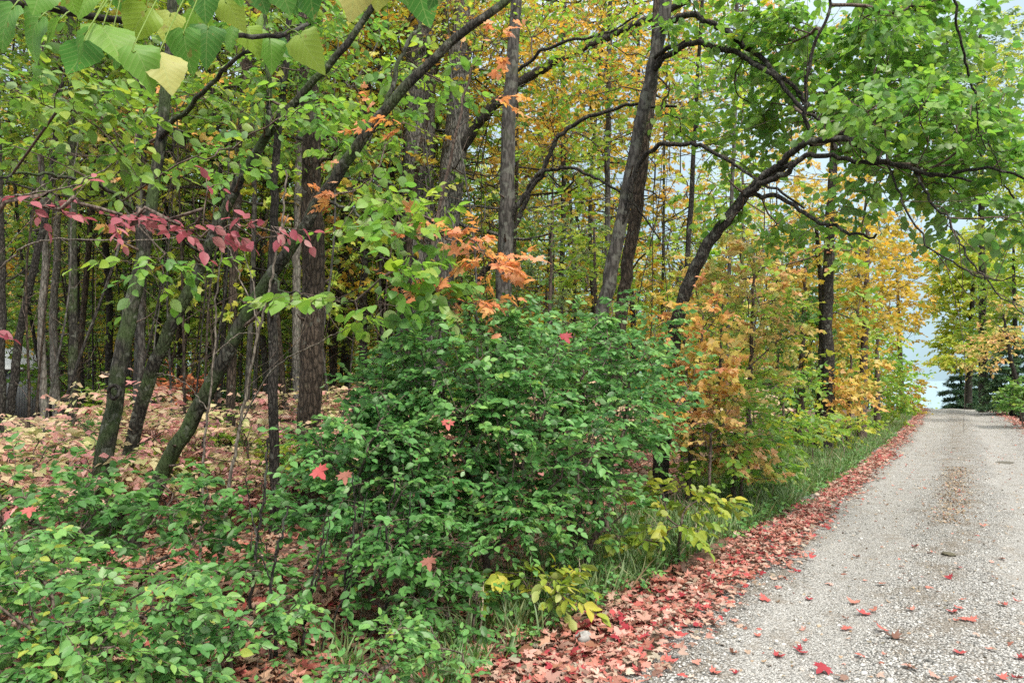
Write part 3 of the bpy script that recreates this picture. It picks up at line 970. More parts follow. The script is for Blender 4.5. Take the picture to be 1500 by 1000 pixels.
plant("arching_tree", "smooth grey trunk of the crossing pair with limbs arching toward the road", "tree",
      trunk=dict(p=[(868, 600, 23.5), (880, 480, 21.8), (895, 400, 21.8), (917, 290, 21.0), (941, 165, 21.8), (962, 75, 21.0), (980, -30, 18.5), (990, -120, 13.4)], d=(9.6, 9.2)), bark="smooth",
      limbs=[([(955, 105), (985, 72), (1030, 66), (1075, 78), (1120, 104), (1160, 140), (1200, 175), (1260, 212)], 12, 5, 9.3, 7.6),
             ([(968, 40), (1005, 24), (1050, 40), (1090, 66), (1130, 98), (1170, 135), (1190, 168)], 13, 5, 9.2, 8.0),
             ([(958, 85), (1000, 62), (1060, 68), (1110, 92), (1150, 122), (1178, 150)], 9, 4, 9.2, 8.2),
             ([(900, 370), (935, 250), (965, 215), (1015, 210), (1060, 232), (1110, 262), (1180, 308)], 10, 4, 9.5, 7.8)],
      blobs=[(1060, 20, 8.6, 120, 50, .8, 80), (1040, 150, 9.6, 100, 90, .8, 80), (1080, 230, 9.4, 80, 50, .7, 40)], leaf="linden", tpl_=ROUND, size=.085, nl=6, twig=.36, dark_limbs="dark")
plant("arching_tree", "brown trunk of the crossing pair, upright behind the grey one", "tree",
      trunk=dict(p=[(900, 600, 23.5), (908, 480, 21.8), (918, 400, 21.0), (936, 280, 19.3), (947, 190, 17.6), (958, 100, 15.1), (964, -40, 11.8)], d=(10.0, 9.9)), bark="brown",
      blobs=[(900, 60, 10.6, 110, 80, .9, 90), (1000, 110, 10.6, 80, 80, .9, 60), (850, 120, 10.8, 70, 60, .8, 40)], leaf="lemon", size=.08, nl=6, twig=.36)
plant("arching_tree", "dark forked trunk leaning low out toward the road under a green canopy", "tree",
      trunk=dict(p=[(972, 640, 24.4), (990, 480, 21.8), (1022, 385, 21.0), (1062, 325, 19.3), (1104, 275, 16.8), (1136, 252, 11.8), (1160, 240, 8.4)], d=(9.0, 7.8)), bark="dark",
      limbs=[([(1100, 278), (1130, 248), (1160, 228), (1188, 210), (1230, 204), (1262, 214), (1300, 240), (1370, 256), (1450, 246), (1530, 262)], 15, 4, 7.9, 6.4),
             ([(1096, 284), (1140, 258), (1190, 226), (1250, 234), (1330, 250), (1420, 264)], 12, 4, 7.9, 6.6),
             ([(1090, 285), (1140, 290), (1190, 318), (1240, 340), (1290, 348)], 9, 4, 8.0, 7.0),
             ([(1340, 252), (1370, 300), (1400, 345), (1440, 400), (1500, 460)], 5, 2, 6.8, 6.0),
             ([(1300, 240), (1340, 330), (1420, 400), (1500, 412)], 4, 2, 7.0, 6.0),
             ([(1188, 212), (1180, 120), (1210, 20), (1230, -60)], 8, 4, 7.8, 7.4)],
      blobs=[(1400, 150, 7.8, 110, 80, .8, 60), (1250, 90, 8.4, 150, 90, 1.0, 322), (1190, 170, 8.6, 90, 50, .8, 95), (1330, 180, 7.6, 130, 70, .8, 227), (1420, 230, 7.0, 110, 60, .7, 113), (1300, 275, 7.4, 110, 40, .6, 64), (1160, 320, 8.4, 120, 40, .6, 49), (1440, 330, 6.8, 90, 60, .6, 42), (1330, 40, 8.4, 120, 60, .9, 158), (1130, 50, 8.8, 90, 60, .8, 95), (1280, 150, 6.6, 120, 60, .5, 49)],
      leaf="linden", tpl_=ROUND, size=.080, nl=7, twig=.36, droop=.45)
# a bare vine hanging from the canopy
def vine():
    rng = rng_of("vine")
    root_p = px3(1398, -330, 6.0)
    o = thing("hanging_vine", "long bare vine hanging in open air against the pale sky", "vine", root_p)
    ls = []
    for p, w0, w1 in (([(1240, -420), (1330, -380), (1398, -330), (1394, -150), (1398, 0), (1410, 70), (1432, 150), (1448, 210), (1468, 262), (1496, 310)], .016, .009),
                      ([(1432, 150), (1434, 190), (1452, 222), (1500, 214)], .005, .003),
                      ([(1446, 205), (1462, 240), (1470, 280)], .005, .003), ([(1434, 165), (1430, 205), (1444, 225)], .004, .002)):
        q = spline(np.array([px3(a, b, 6.0 + .2 * i) for i, (a, b) in enumerate(p)]), 8 * len(p))
        q += rng.normal(0, .006, q.shape)
        ls.append((q, np.linspace(w0, w1, len(q)), 7))
    for l in ls:
        V, F = tube_arrays([l])
        link("stem", new_mesh("vine_stem", V - root_p, [F], BK["dark"], smooth=True), o)
vine()

# mid-distance trunks that can be told apart
MID = [
    ("pale thin wavy trunk nearest the grey shed", "slender_tree", [(66, 640, 14), (62, 480, 13), (67, 350, 12), (58, 180, 11), (64, -20, 9)], 13, "pale", "green"),
    ("pale grey trunk just beyond the thin wavy one", "slender_tree", [(84, 620, 15), (78, 470, 14), (84, 340, 13), (80, 150, 12), (86, -20, 10)], 15, "pale", "lemon"),
    ("straight dark green-tinged trunk between the pale trunks and the knotty leaning one", "slender_tree", [(108, 620, 18), (107, 450, 16), (106, 300, 15), (104, 120, 13), (100, -20, 11)], 12.5, "moss", "green"),
    ("dark crooked trunk leaning in front of the grey shed", "crooked_tree", [(12, 620, 15), (22, 540, 15), (30, 480, 14), (48, 400, 13), (72, 280, 12), (90, 120, 9)], 12, "dark", "green"),
    ("dark trunk cut by the picture edge beyond the shed corner", "slender_tree", [(2, 600, 17), (1, 400, 16), (-4, 200, 14), (-8, -20, 11)], 11.5, "dark", "green"),
    ("thin brown trunk close behind the knotty leaning trunk", "slender_tree", [(208, 640, 14), (206, 470, 14), (204, 330, 13), (200, 100, 11), (198, -20, 10)], 13.5, "smooth", "lemon"),
    ("dark trunk beyond the slim leaning trunk, forked low", "slender_tree", [(158, 600, 13), (160, 450, 13), (152, 300, 12), (150, 100, 11), (140, -20, 9)], 17, "dark", "gold"),
    ("straight brown trunk standing where the leaning trunks cross in view", "slender_tree", [(338, 640, 18), (341, 480, 17), (346, 330, 16), (358, 140, 13), (364, -20, 11)], 12.8, "brown", "lemon"),
    ("pale grey trunk touching the tall brown trunk in view", "slender_tree", [(436, 640, 17), (434, 450, 16), (436, 330, 15), (440, 120, 13), (442, -20, 11)], 14, "pale", "gold"),
    ("dark thin trunk midway between the tall brown trunk and the upright oak", "slender_tree", [(534, 620, 15), (532, 450, 15), (536, 300, 14), (540, 100, 12), (538, -20, 10)], 16.5, "dark", "lemon"),
    ("brown trunk just before the upright oak", "slender_tree", [(566, 640, 19), (562, 450, 18), (560, 300, 17), (556, 100, 14), (550, -20, 12)], 17, "brown", "gold"),
    ("thin grey trunk just before the crossing pair", "slender_tree", [(884, 620, 12), (888, 400, 11), (890, 250, 11), (893, 60, 9), (895, -40, 8)], 15.5, "smooth", "gold"),
    ("thin dark pole trunk between the crossing pair and the forked leaning trunk", "slender_tree", [(1003, 620, 12), (1006, 420, 11), (1012, 300, 10), (1022, 120, 8), (1030, -40, 7)], 14, "dark", "lemon"),
    ("very thin straight pole rising behind the arching limbs", "slender_tree", [(1062, 600, 9), (1068, 400, 8), (1074, 250, 8), (1079, 60, 7), (1082, -40, 6)], 13, "smooth", "green"),
    ("thick dark trunk among the orange leaves close to the roadside grass", "roadside_tree", [(1214, 655, 26), (1213, 560, 23), (1211, 470, 22), (1214, 380, 20), (1220, 250, 16), (1226, 100, 12)], 17, "dark", "gold"),
    ("short dark trunk touching the thick trunk among the orange leaves", "roadside_tree", [(1197, 652, 16), (1200, 600, 14), (1204, 520, 12), (1202, 420, 9), (1195, 330, 7)], 17.4, "dark", "orange"),
    ("thin dark trunk in the dusk between the two crossing trunks and the lone grey one", "slender_tree", [(820, 600, 12), (822, 420, 11), (826, 300, 10), (824, 100, 9), (828, -20, 8)], 20, "dark", "gold"),
    ("slim grey trunk at the end of the pink undergrowth", "slender_tree", [(392, 600, 13), (384, 440, 12), (386, 300, 12), (380, 100, 10), (384, -20, 9)], 18, "smooth", "lemon"),
    ("slim brown trunk rising above the rust-red bush", "slender_tree", [(262, 600, 12), (266, 440, 12), (262, 300, 11), (266, 100, 10), (262, -20, 9)], 19, "brown", "green"),
]
for lab, nm, p, d, bk, lf in MID:
    rg = rng_of(lab)
    p = [(a_, b_, w_ * .86) for a_, b_, w_ in p]
    top = p[-1][0]
    bl = [(top + rg.uniform(-30, 30), rg.uniform(-20, 60), d, 1000 / d, 900 / d, 1.4, 64), (top + rg.uniform(-50, 50), rg.uniform(110, 250), d + .3, 900 / d, 700 / d, 1.2, 44)]
    if nm == "roadside_tree":
        bl = [(p[2][0] + 20, 350, d, 90, 90, 1.4, 60), (p[2][0] - 20, 240, d, 90, 80, 1.4, 40), (p[2][0] + 10, 520, d, 60, 60, .9, 24)] if lf == "gold" else [(1170, 400, d, 70, 60, 1.0, 40), (1230, 570, d - .6, 50, 50, .6, 30)]
    plant(nm, lab, "tree", trunk=dict(p=p, d=d), bark=bk, blobs=bl, leaf=lf, size=.10 if nm != "roadside_tree" else .11, tpl_=OVATE if lf in ("green", "lemon") else MAPLE_S, nl=7, twig=.5, sides=12)

# ------------------------------------------------------------------ saplings and shrubs
plant("maple_sapling", "slim maple with coral orange leaves before the lone grey trunk", "tree",
      trunk=dict(p=[(592, 640, 9), (600, 520, 8), (620, 420, 7), (640, 330, 6), (660, 230, 5), (690, 100, 4)], d=(7.2, 6.6)), bark="twig",
      blobs=[(645, 340, 6.0, 80, 18, .3, 14), (715, 388, 5.9, 60, 24, .3, 17), (625, 425, 6.0, 55, 14, .25, 9), (705, 440, 5.8, 45, 14, .25, 9), (565, 175, 6.6, 60, 22, .3, 5), (715, 62, 6.8, 50, 16, .3, 4), (735, 140, 6.6, 30, 24, .3, 3), (478, 282, 6.2, 34, 6, .2, 4)],
      leaf="coral", tpl_=MAPLE, size=.078, nl=6, twig=.27, droop=.35)
shrub("burning_bush", "arching pink-leaved twig reaching across the leaning trunks", "shrub", -150, 3.1,
      [(75, 295, 3.1, 60, 16, .2, 6), (160, 312, 3.1, 60, 14, .2, 8), (250, 328, 3.15, 55, 12, .2, 7), (330, 334, 3.2, 50, 10, .15, 7), (405, 330, 3.25, 35, 8, .12, 5), (300, 275, 3.2, 50, 10, .1, 2), (-60, 420, 3.0, 60, 120, .2, 8)],
      nst=2, leaf="pink", tpl_=OVATE, size=.055, nl=4, twig=.16, droop=.55, k=.12, bark="twig")

def honeysuckle(lab, px, d, blobs, leaf="shrub", size=.058, nst=7, **kw):
    kw.setdefault("nl", 11); kw.setdefault("twig", .26)
    blobs = [b[:6] + (int(b[6] * 1.35),) for b in blobs]
    return shrub("honeysuckle_shrub", lab, "shrub", px, d, blobs, nst=nst, leaf=leaf, size=size, droop=kw.pop("droop", .3), **kw)
honeysuckle("big green shrub whose arching top reaches the coral maple leaves", 690, 6.0,
            [(700, 530, 5.9, 150, 85, .7, 230), (650, 640, 5.7, 150, 100, .7, 230), (780, 650, 5.7, 130, 110, .6, 190), (730, 760, 5.5, 120, 70, .5, 100), (650, 462, 5.9, 26, 34, .15, 9), (760, 448, 5.9, 24, 26, .15, 8), (705, 446, 6.0, 20, 30, .15, 6), (590, 520, 5.8, 30, 40, .2, 10)])
honeysuckle("big green shrub drooping towards the leafy road edge", 860, 6.6,
            [(860, 520, 6.6, 130, 70, .7, 170), (870, 620, 6.4, 120, 90, .7, 180), (860, 715, 6.1, 85, 60, .5, 80), (950, 560, 7.0, 80, 90, .6, 80), (905, 452, 6.6, 24, 34, .15, 8), (975, 470, 7.0, 24, 34, .15, 7), (840, 790, 5.9, 40, 26, .25, 14)])
honeysuckle("green shrub standing against the tall brown trunk", 540, 5.5,
            [(540, 650, 5.5, 105, 75, .6, 140), (580, 740, 5.3, 110, 80, .6, 150), (480, 720, 5.6, 75, 70, .5, 60), (560, 580, 5.8, 70, 60, .5, 60)])
honeysuckle("dark green shrub low over fallen leaves beneath the big arching shrubs", 630, 4.9,
            [(620, 810, 4.8, 105, 70, .5, 62), (660, 880, 4.7, 70, 45, .4, 24), (550, 850, 4.8, 60, 60, .4, 22)], leaf="shrub_dark", size=.055)
honeysuckle("leafy green shrub filling the lower corner nearest the camera", 60, 3.5,
            [(60, 900, 3.4, 150, 80, .45, 121), (140, 960, 3.3, 140, 50, .4, 64), (20, 820, 3.6, 90, 60, .4, 44), (240, 880, 3.5, 70, 50, .3, 23), (-60, 960, 3.2, 80, 60, .4, 26)], size=.050, nl=9, twig=.2)
honeysuckle("open green shrub around the feet of the leaning trunks", 200, 5.2,
            [(180, 745, 5.2, 110, 34, .5, 35), (110, 775, 5.0, 100, 40, .5, 32), (280, 780, 4.9, 80, 40, .4, 24), (200, 825, 4.6, 110, 40, .4, 35), (240, 705, 5.6, 50, 20, .3, 7), (120, 700, 5.2, 26, 46, .2, 10), (300, 730, 5.0, 24, 50, .2, 9)], leaf="shrub_dark", size=.062, spread=.5)
honeysuckle("tall thin green shrub at the picture edge by the pink undergrowth", 20, 5.4,
            [(30, 740, 5.1, 70, 50, .4, 24), (20, 800, 4.8, 90, 40, .4, 25), (-20, 680, 5.3, 40, 30, .3, 8)], leaf="shrub_dark", size=.065)
honeysuckle("sparse green shrub between the tall brown trunk and the low litter", 380, 5.2,
            [(380, 745, 5.2, 80, 45, .4, 15), (410, 810, 5.0, 80, 50, .4, 15), (330, 850, 4.6, 70, 40, .4, 13), (450, 870, 4.7, 60, 40, .3, 10)], leaf="shrub_dark", size=.06, spread=.4)
honeysuckle("small green seedling shrub beside the road-end litter with bright green tips", 580, 4.0,
            [(590, 930, 4.05, 70, 35, .25, 24), (520, 965, 3.8, 70, 35, .25, 22), (640, 960, 3.9, 60, 25, .2, 13)], leaf="shrub", size=.05, nl=7, twig=.15, nst=9)
honeysuckle("small green seedling shrub in dark litter near the corner shrub", 330, 3.9,
            [(310, 930, 3.8, 70, 40, .25, 36), (270, 985, 3.5, 70, 25, .2, 26), (400, 900, 4.2, 60, 40, .25, 26)], size=.052, nl=7, twig=.16, nst=8)
shrub("yellow_seedling", "low shrub with yellow leaves over the red leaf litter", "shrub", 760, 5.3,
      [(750, 845, 5.2, 40, 22, .2, 14), (815, 850, 5.1, 40, 25, .2, 16), (840, 860, 5.0, 20, 22, .15, 6)], nst=3, leaf="shrub_lime", size=.085, nl=6, twig=.17, droop=.5)
shrub("lime_sapling", "lime green sapling with flat leafy sprays above the roadside grass", "shrub", 940, 6.9,
      [(960, 715, 6.7, 70, 14, .3, 22), (1020, 735, 6.6, 50, 18, .25, 16), (980, 765, 6.4, 50, 16, .25, 14), (930, 790, 6.3, 40, 16, .2, 8)], nst=3, leaf="shrub_lime", size=.085, nl=8, twig=.26, droop=.5, flat=.4)
def sapling(name, lab, px, d, py0, w_, lean, blobs, leaf, tpl_=MAPLE_S, size=.10, bark="twig", **kw):
    top = min(b[1] for b in blobs) - 10
    p = [(px, py0, w_), (px + lean * .3, (py0 * 2 + top) / 3, w_ * .8), (px + lean * .7, (py0 + 2 * top) / 3, w_ * .6), (px + lean, top, w_ * .35)]
    kw.setdefault("nl", 7); kw.setdefault("twig", .34)
    return plant(name, lab, kw.pop("cat", "tree"), trunk=dict(p=p, d=d), blobs=blobs, leaf=leaf, tpl_=tpl_, size=size, bark=bark, sides=8, **kw)
sapling("maple_sapling", "orange and green maple sapling rising behind the big drooping shrub", 1010, 9.0, 700, 10, 20,
        [(1020, 470, 8.8, 60, 90, .8, 52), (1050, 540, 8.6, 50, 60, .6, 38), (1000, 590, 8.6, 40, 50, .5, 20)], "orange", MAPLE_S, .080, nl=9)
sapling("maple_sapling", "peach and pink maple sapling halfway between the big shrub and the thick roadside trunk", 1095, 11, 690, 10, 10,
        [(1090, 420, 11, 80, 80, 1.0, 90), (1120, 500, 10.8, 60, 70, .8, 60), (1060, 380, 11, 60, 50, .8, 40), (1080, 640, 10.4, 40, 40, .5, 24)], "peach", MAPLE_S, .085, nl=9)
sapling("green_sapling", "fresh green sapling in front of the orange maples", 1075, 9.4, 720, 8, 5,
        [(1070, 600, 9.2, 55, 70, .6, 60), (1040, 660, 8.8, 50, 50, .5, 40), (1110, 640, 9.6, 40, 60, .5, 36)], "linden", OVATE, .085)
sapling("green_sapling", "thin green sapling threaded between the orange and the peach maples", 1050, 10, 700, 8, 8,
        [(1045, 450, 9.6, 50, 60, .6, 40), (1100, 560, 9.8, 50, 50, .5, 40), (1010, 520, 9.2, 40, 50, .5, 30), (1140, 470, 10.6, 40, 60, .6, 36)], "lemon", OVATE, .075, nl=8)
sapling("green_sapling", "tall yellowish green sapling close behind the crossing pair", 880, 11, 660, 10, -10,
        [(865, 380, 11, 50, 60, .7, 46), (850, 330, 11.2, 50, 60, .7, 30), (890, 450, 10.6, 40, 40, .6, 22)], "lemon", OVATE, .10)
sapling("dark_sapling", "dark blue-green small-leaved tree in deep shade beside the lone grey trunk", 800, 13.5, 640, 10, 10,
        [(800, 400, 13.4, 60, 60, 1.0, 80), (840, 350, 13.6, 60, 50, 1.0, 60), (780, 300, 13.8, 50, 50, 1.0, 30)], "willow", FOLD, .07, nl=10)
sapling("dark_sapling", "dark green tree hidden behind the peach maple sapling", 1170, 19, 660, 14, 10,
        [(1175, 400, 19, 60, 80, 1.4, 110), (1190, 500, 18.6, 50, 70, 1.2, 80), (1160, 580, 18.2, 50, 50, 1.0, 50)], "shrub_dark", FOLD, .12, nl=10)
sapling("maple_tree", "yellow maple reaching across the thick roadside trunk", 1262, 20, 655, 16, 10,
        [(1250, 400, 19.6, 75, 60, 1.6, 100), (1290, 440, 20, 55, 60, 1.5, 80), (1230, 480, 19.6, 60, 50, 1.2, 60), (1300, 370, 20.4, 50, 40, 1.2, 40), (1260, 330, 20, 70, 50, 1.5, 50)], "gold", MAPLE_S, .12, twig=.5)
sapling("maple_tree", "small bright orange maple low beside the thick roadside trunk", 1242, 18, 655, 9, 5,
        [(1250, 560, 17.8, 34, 34, .6, 50), (1235, 590, 17.6, 40, 20, .5, 24), (1262, 530, 18, 30, 24, .5, 20)], "orange", MAPLE_S, .11)
sapling("green_sapling", "green and gold maple low down past the small orange maple", 1285, 24, 640, 12, 0,
        [(1280, 500, 24, 50, 50, 1.4, 112), (1300, 555, 24.4, 40, 50, 1.2, 112), (1315, 590, 25, 30, 40, 1.0, 70), (1265, 620, 22, 40, 22, .8, 56)], "lemon", FOLD, .13, nl=9, twig=.45)
sapling("maple_tree", "golden maple last before the open sky at the road crest", 1322, 34, 625, 10, -8,
        [(1315, 470, 34, 30, 60, 1.6, 105), (1318, 560, 34, 24, 50, 1.4, 105), (1325, 590, 34, 20, 24, 1.0, 60), (1300, 400, 34, 40, 50, 1.6, 90), (1335, 430, 33, 30, 50, 1.5, 60)], "gold", FOLD, .16, nl=9, twig=.5)
sapling("green_sapling", "weedy green sapling leaning over the roadside grass", 1140, 12, 700, 7, 10,
        [(1150, 640, 11.8, 50, 40, .6, 50), (1120, 600, 12, 40, 50, .6, 40), (1180, 610, 12.6, 40, 40, .6, 36), (1160, 560, 12.4, 40, 30, .5, 24)], "linden", FOLD, .09, nl=9)
sapling("pink_sapling", "low sapling with pale pink leaves at the roadside grass edge", 1085, 9.2, 730, 6, 5,
        [(1085, 665, 9.1, 45, 22, .4, 30), (1110, 690, 9.0, 30, 15, .3, 12)], "peach", MAPLE_S, .085, twig=.25)

shrub("verge_shrub", "low yellow-green shrub filling the verge beneath the peach maple", "shrub", 1110, 10.2,
      [(1110, 660, 10.2, 50, 40, .6, 60), (1070, 690, 9.8, 40, 26, .5, 30), (1140, 690, 10.6, 34, 20, .5, 24)], leaf="linden", tpl_=FOLD, size=.085, nl=9, twig=.28)
shrub("verge_shrub", "pale yellow-green weedy shrub in front of the thick roadside trunk", "shrub", 1190, 14.5,
      [(1185, 625, 14.5, 40, 26, .7, 50), (1230, 625, 15.4, 34, 20, .6, 40)], leaf="lemon", tpl_=FOLD, size=.09, nl=9, twig=.28)
shrub("verge_shrub", "mixed green and peach shrub between the drooping shrub and the roadside saplings", "shrub", 1030, 8.6,
      [(1030, 640, 8.6, 50, 60, .5, 60), (1010, 560, 8.8, 40, 50, .5, 40), (1060, 580, 8.8, 40, 40, .5, 30)], leaf="peach", tpl_=OVATE, size=.07, nl=9, twig=.26)

# across the road
sapling("yellow_tree", "rounded yellow tree beyond the road across from the crest", 1418, 41, 612, 12, 8,
        [(1420, 440, 41, 60, 70, 2.2, 560), (1400, 380, 41, 40, 50, 1.8, 252), (1450, 400, 42, 40, 60, 2.0, 252), (1410, 505, 40.5, 50, 24, 1.4, 140), (1400, 528, 40, 44, 10, 1.2, 84)], "yellow", FOLD, .24, nl=9, twig=.6, bark="dark")
sapling("tall_willow", "tall airy grey-green tree with small leaves against the sky", 1440, 36, 610, 14, -4,
        [(1420, 150, 36, 50, 90, 2, 304), (1450, 230, 36, 60, 90, 2, 304), (1400, 250, 36, 40, 80, 2, 169), (1440, 60, 36, 50, 50, 2, 135), (1370, 110, 36, 40, 60, 1.8, 101)], "willow", FOLD, .19, nl=10, twig=.7, bark="dark")
sapling("maple_tree", "pale yellow maple leaning in from beyond the road, high above the pines", 1540, 30, 620, 20, -20,
        [(1480, 130, 30, 50, 80, 1.8, 216), (1490, 250, 30, 50, 70, 1.8, 192), (1520, 60, 30, 60, 70, 2, 144), (1470, 340, 30, 50, 40, 1.6, 120), (1530, 330, 30, 50, 90, 2, 144)], "yellow", FOLD, .15, nl=9, twig=.55, bark="dark")
sapling("peach_sapling", "pale pinkish tree with a dark bent trunk before the pines", 1500, 27, 625, 10, -30,
        [(1460, 500, 27, 45, 34, 1.2, 73), (1490, 470, 27, 40, 50, 1.2, 63), (1440, 530, 27, 30, 16, .8, 25)], "peach", FOLD, .14, nl=8, twig=.45, bark="dark")
shrub("roadside_shrub", "low yellowish green shrub beyond the road by the leaf bank", "shrub", 1500, 24,
      [(1496, 578, 24, 26, 16, .9, 110), (1486, 592, 23.6, 16, 8, .6, 30), (1520, 570, 24, 36, 30, .9, 80)], leaf="green", tpl_=FOLD, size=.12, nl=9, twig=.3)
def pine(lab, px, d, py_top, half, seed):
    rng = rng_of(lab)
    b = px3(px, 600, d)
    z0 = float(height(b[0], b[1]))
    zt = px3(px, py_top, d)[2]
    H = zt - z0
    rm = pxw(half, d)
    root = thing("pine_tree", lab, "tree", (b[0], b[1], z0))
    V, F = tube_arrays([(spline([(0, 0, -.2), (.05, 0, H * .5), (0, .03, H)], 16), np.linspace(.14, .02, 16), 8)])
    link("trunk", new_mesh("pine_trunk", V, [F], BK["dark"], smooth=True), root)
    lines, PP, DD, NN, SS, RR_ = [], [], [], [], [], []
    for z in np.arange(.35, H, .42):
        r = rm * (1 - z / H) ** .8 + .15
        for a in rng.uniform(0, 6.28) + np.arange(6) * 1.047 + rng.normal(0, .25, 6):
            L_ = r * rng.uniform(.6, 1.15)
            dv = np.array([math.cos(a), math.sin(a), 0])
            q = np.array([[0, 0, z], dv * L_ * .5 + [0, 0, z + .05], dv * L_ + [0, 0, z - .06 * L_ + rng.uniform(-.1, .25)]])
            q = spline(q, 7)
            lines.append((q, np.linspace(.016, .004, 7), 4))
            n = int(26 * L_) + 8
            t = rng.uniform(.2, 1.02, n)
            pos = np.stack([np.interp(t, np.linspace(0, 1, 7), q[:, i]) for i in range(3)], 1)
            sd = np.array([-dv[1], dv[0], 0]) * rng.choice([-1, 1], n)[:, None]
            off = rng.uniform(0, .34, n) * (1.15 - t)
            pos = pos + sd * off[:, None]
            for _ in range(8):
                PP.append(pos + rng.normal(0, .05, pos.shape)); DD.append(sd * .7 + dv * .7 + rng.normal(0, .55, pos.shape))
                NN.append(np.array([0, 0, 1.]) + rng.normal(0, .4, pos.shape)); SS.append(rng.uniform(.12, .24, n)); RR_.append(rng.uniform(0, 1, n))
    V, F = tube_arrays(lines)
    link("branches", new_mesh("pine_branches", V, [F], BK["dark"]), root)
    V, F, at = leaf_arrays(LANCE, np.vstack(PP), np.vstack(DD), np.vstack(NN), np.concatenate(SS), np.concatenate(RR_))
    link("crown", new_mesh("pine_crown", V, F, LM["needle"], at), root)
pine("dark pine at the road crest, standing nearest the open sky", 1408, 44, 528, 38, 1)
pine("taller dark pine just past the pine nearest the sky", 1446, 45, 470, 44, 2)
pine("dark pine half behind the pale pinkish tree", 1482, 33, 478, 58, 3)
sapling("green_sapling", "leafy yellowish green tree filling the gap behind the pale pinkish tree", 1490, 34, 620, 10, -6,
        [(1480, 420, 34, 60, 60, 1.8, 220), (1510, 350, 34, 50, 60, 1.8, 160), (1450, 480, 34.6, 40, 40, 1.4, 90), (1520, 500, 34, 40, 50, 1.4, 90)], "lemon", FOLD, .19, nl=9, twig=.5, bark="dark")

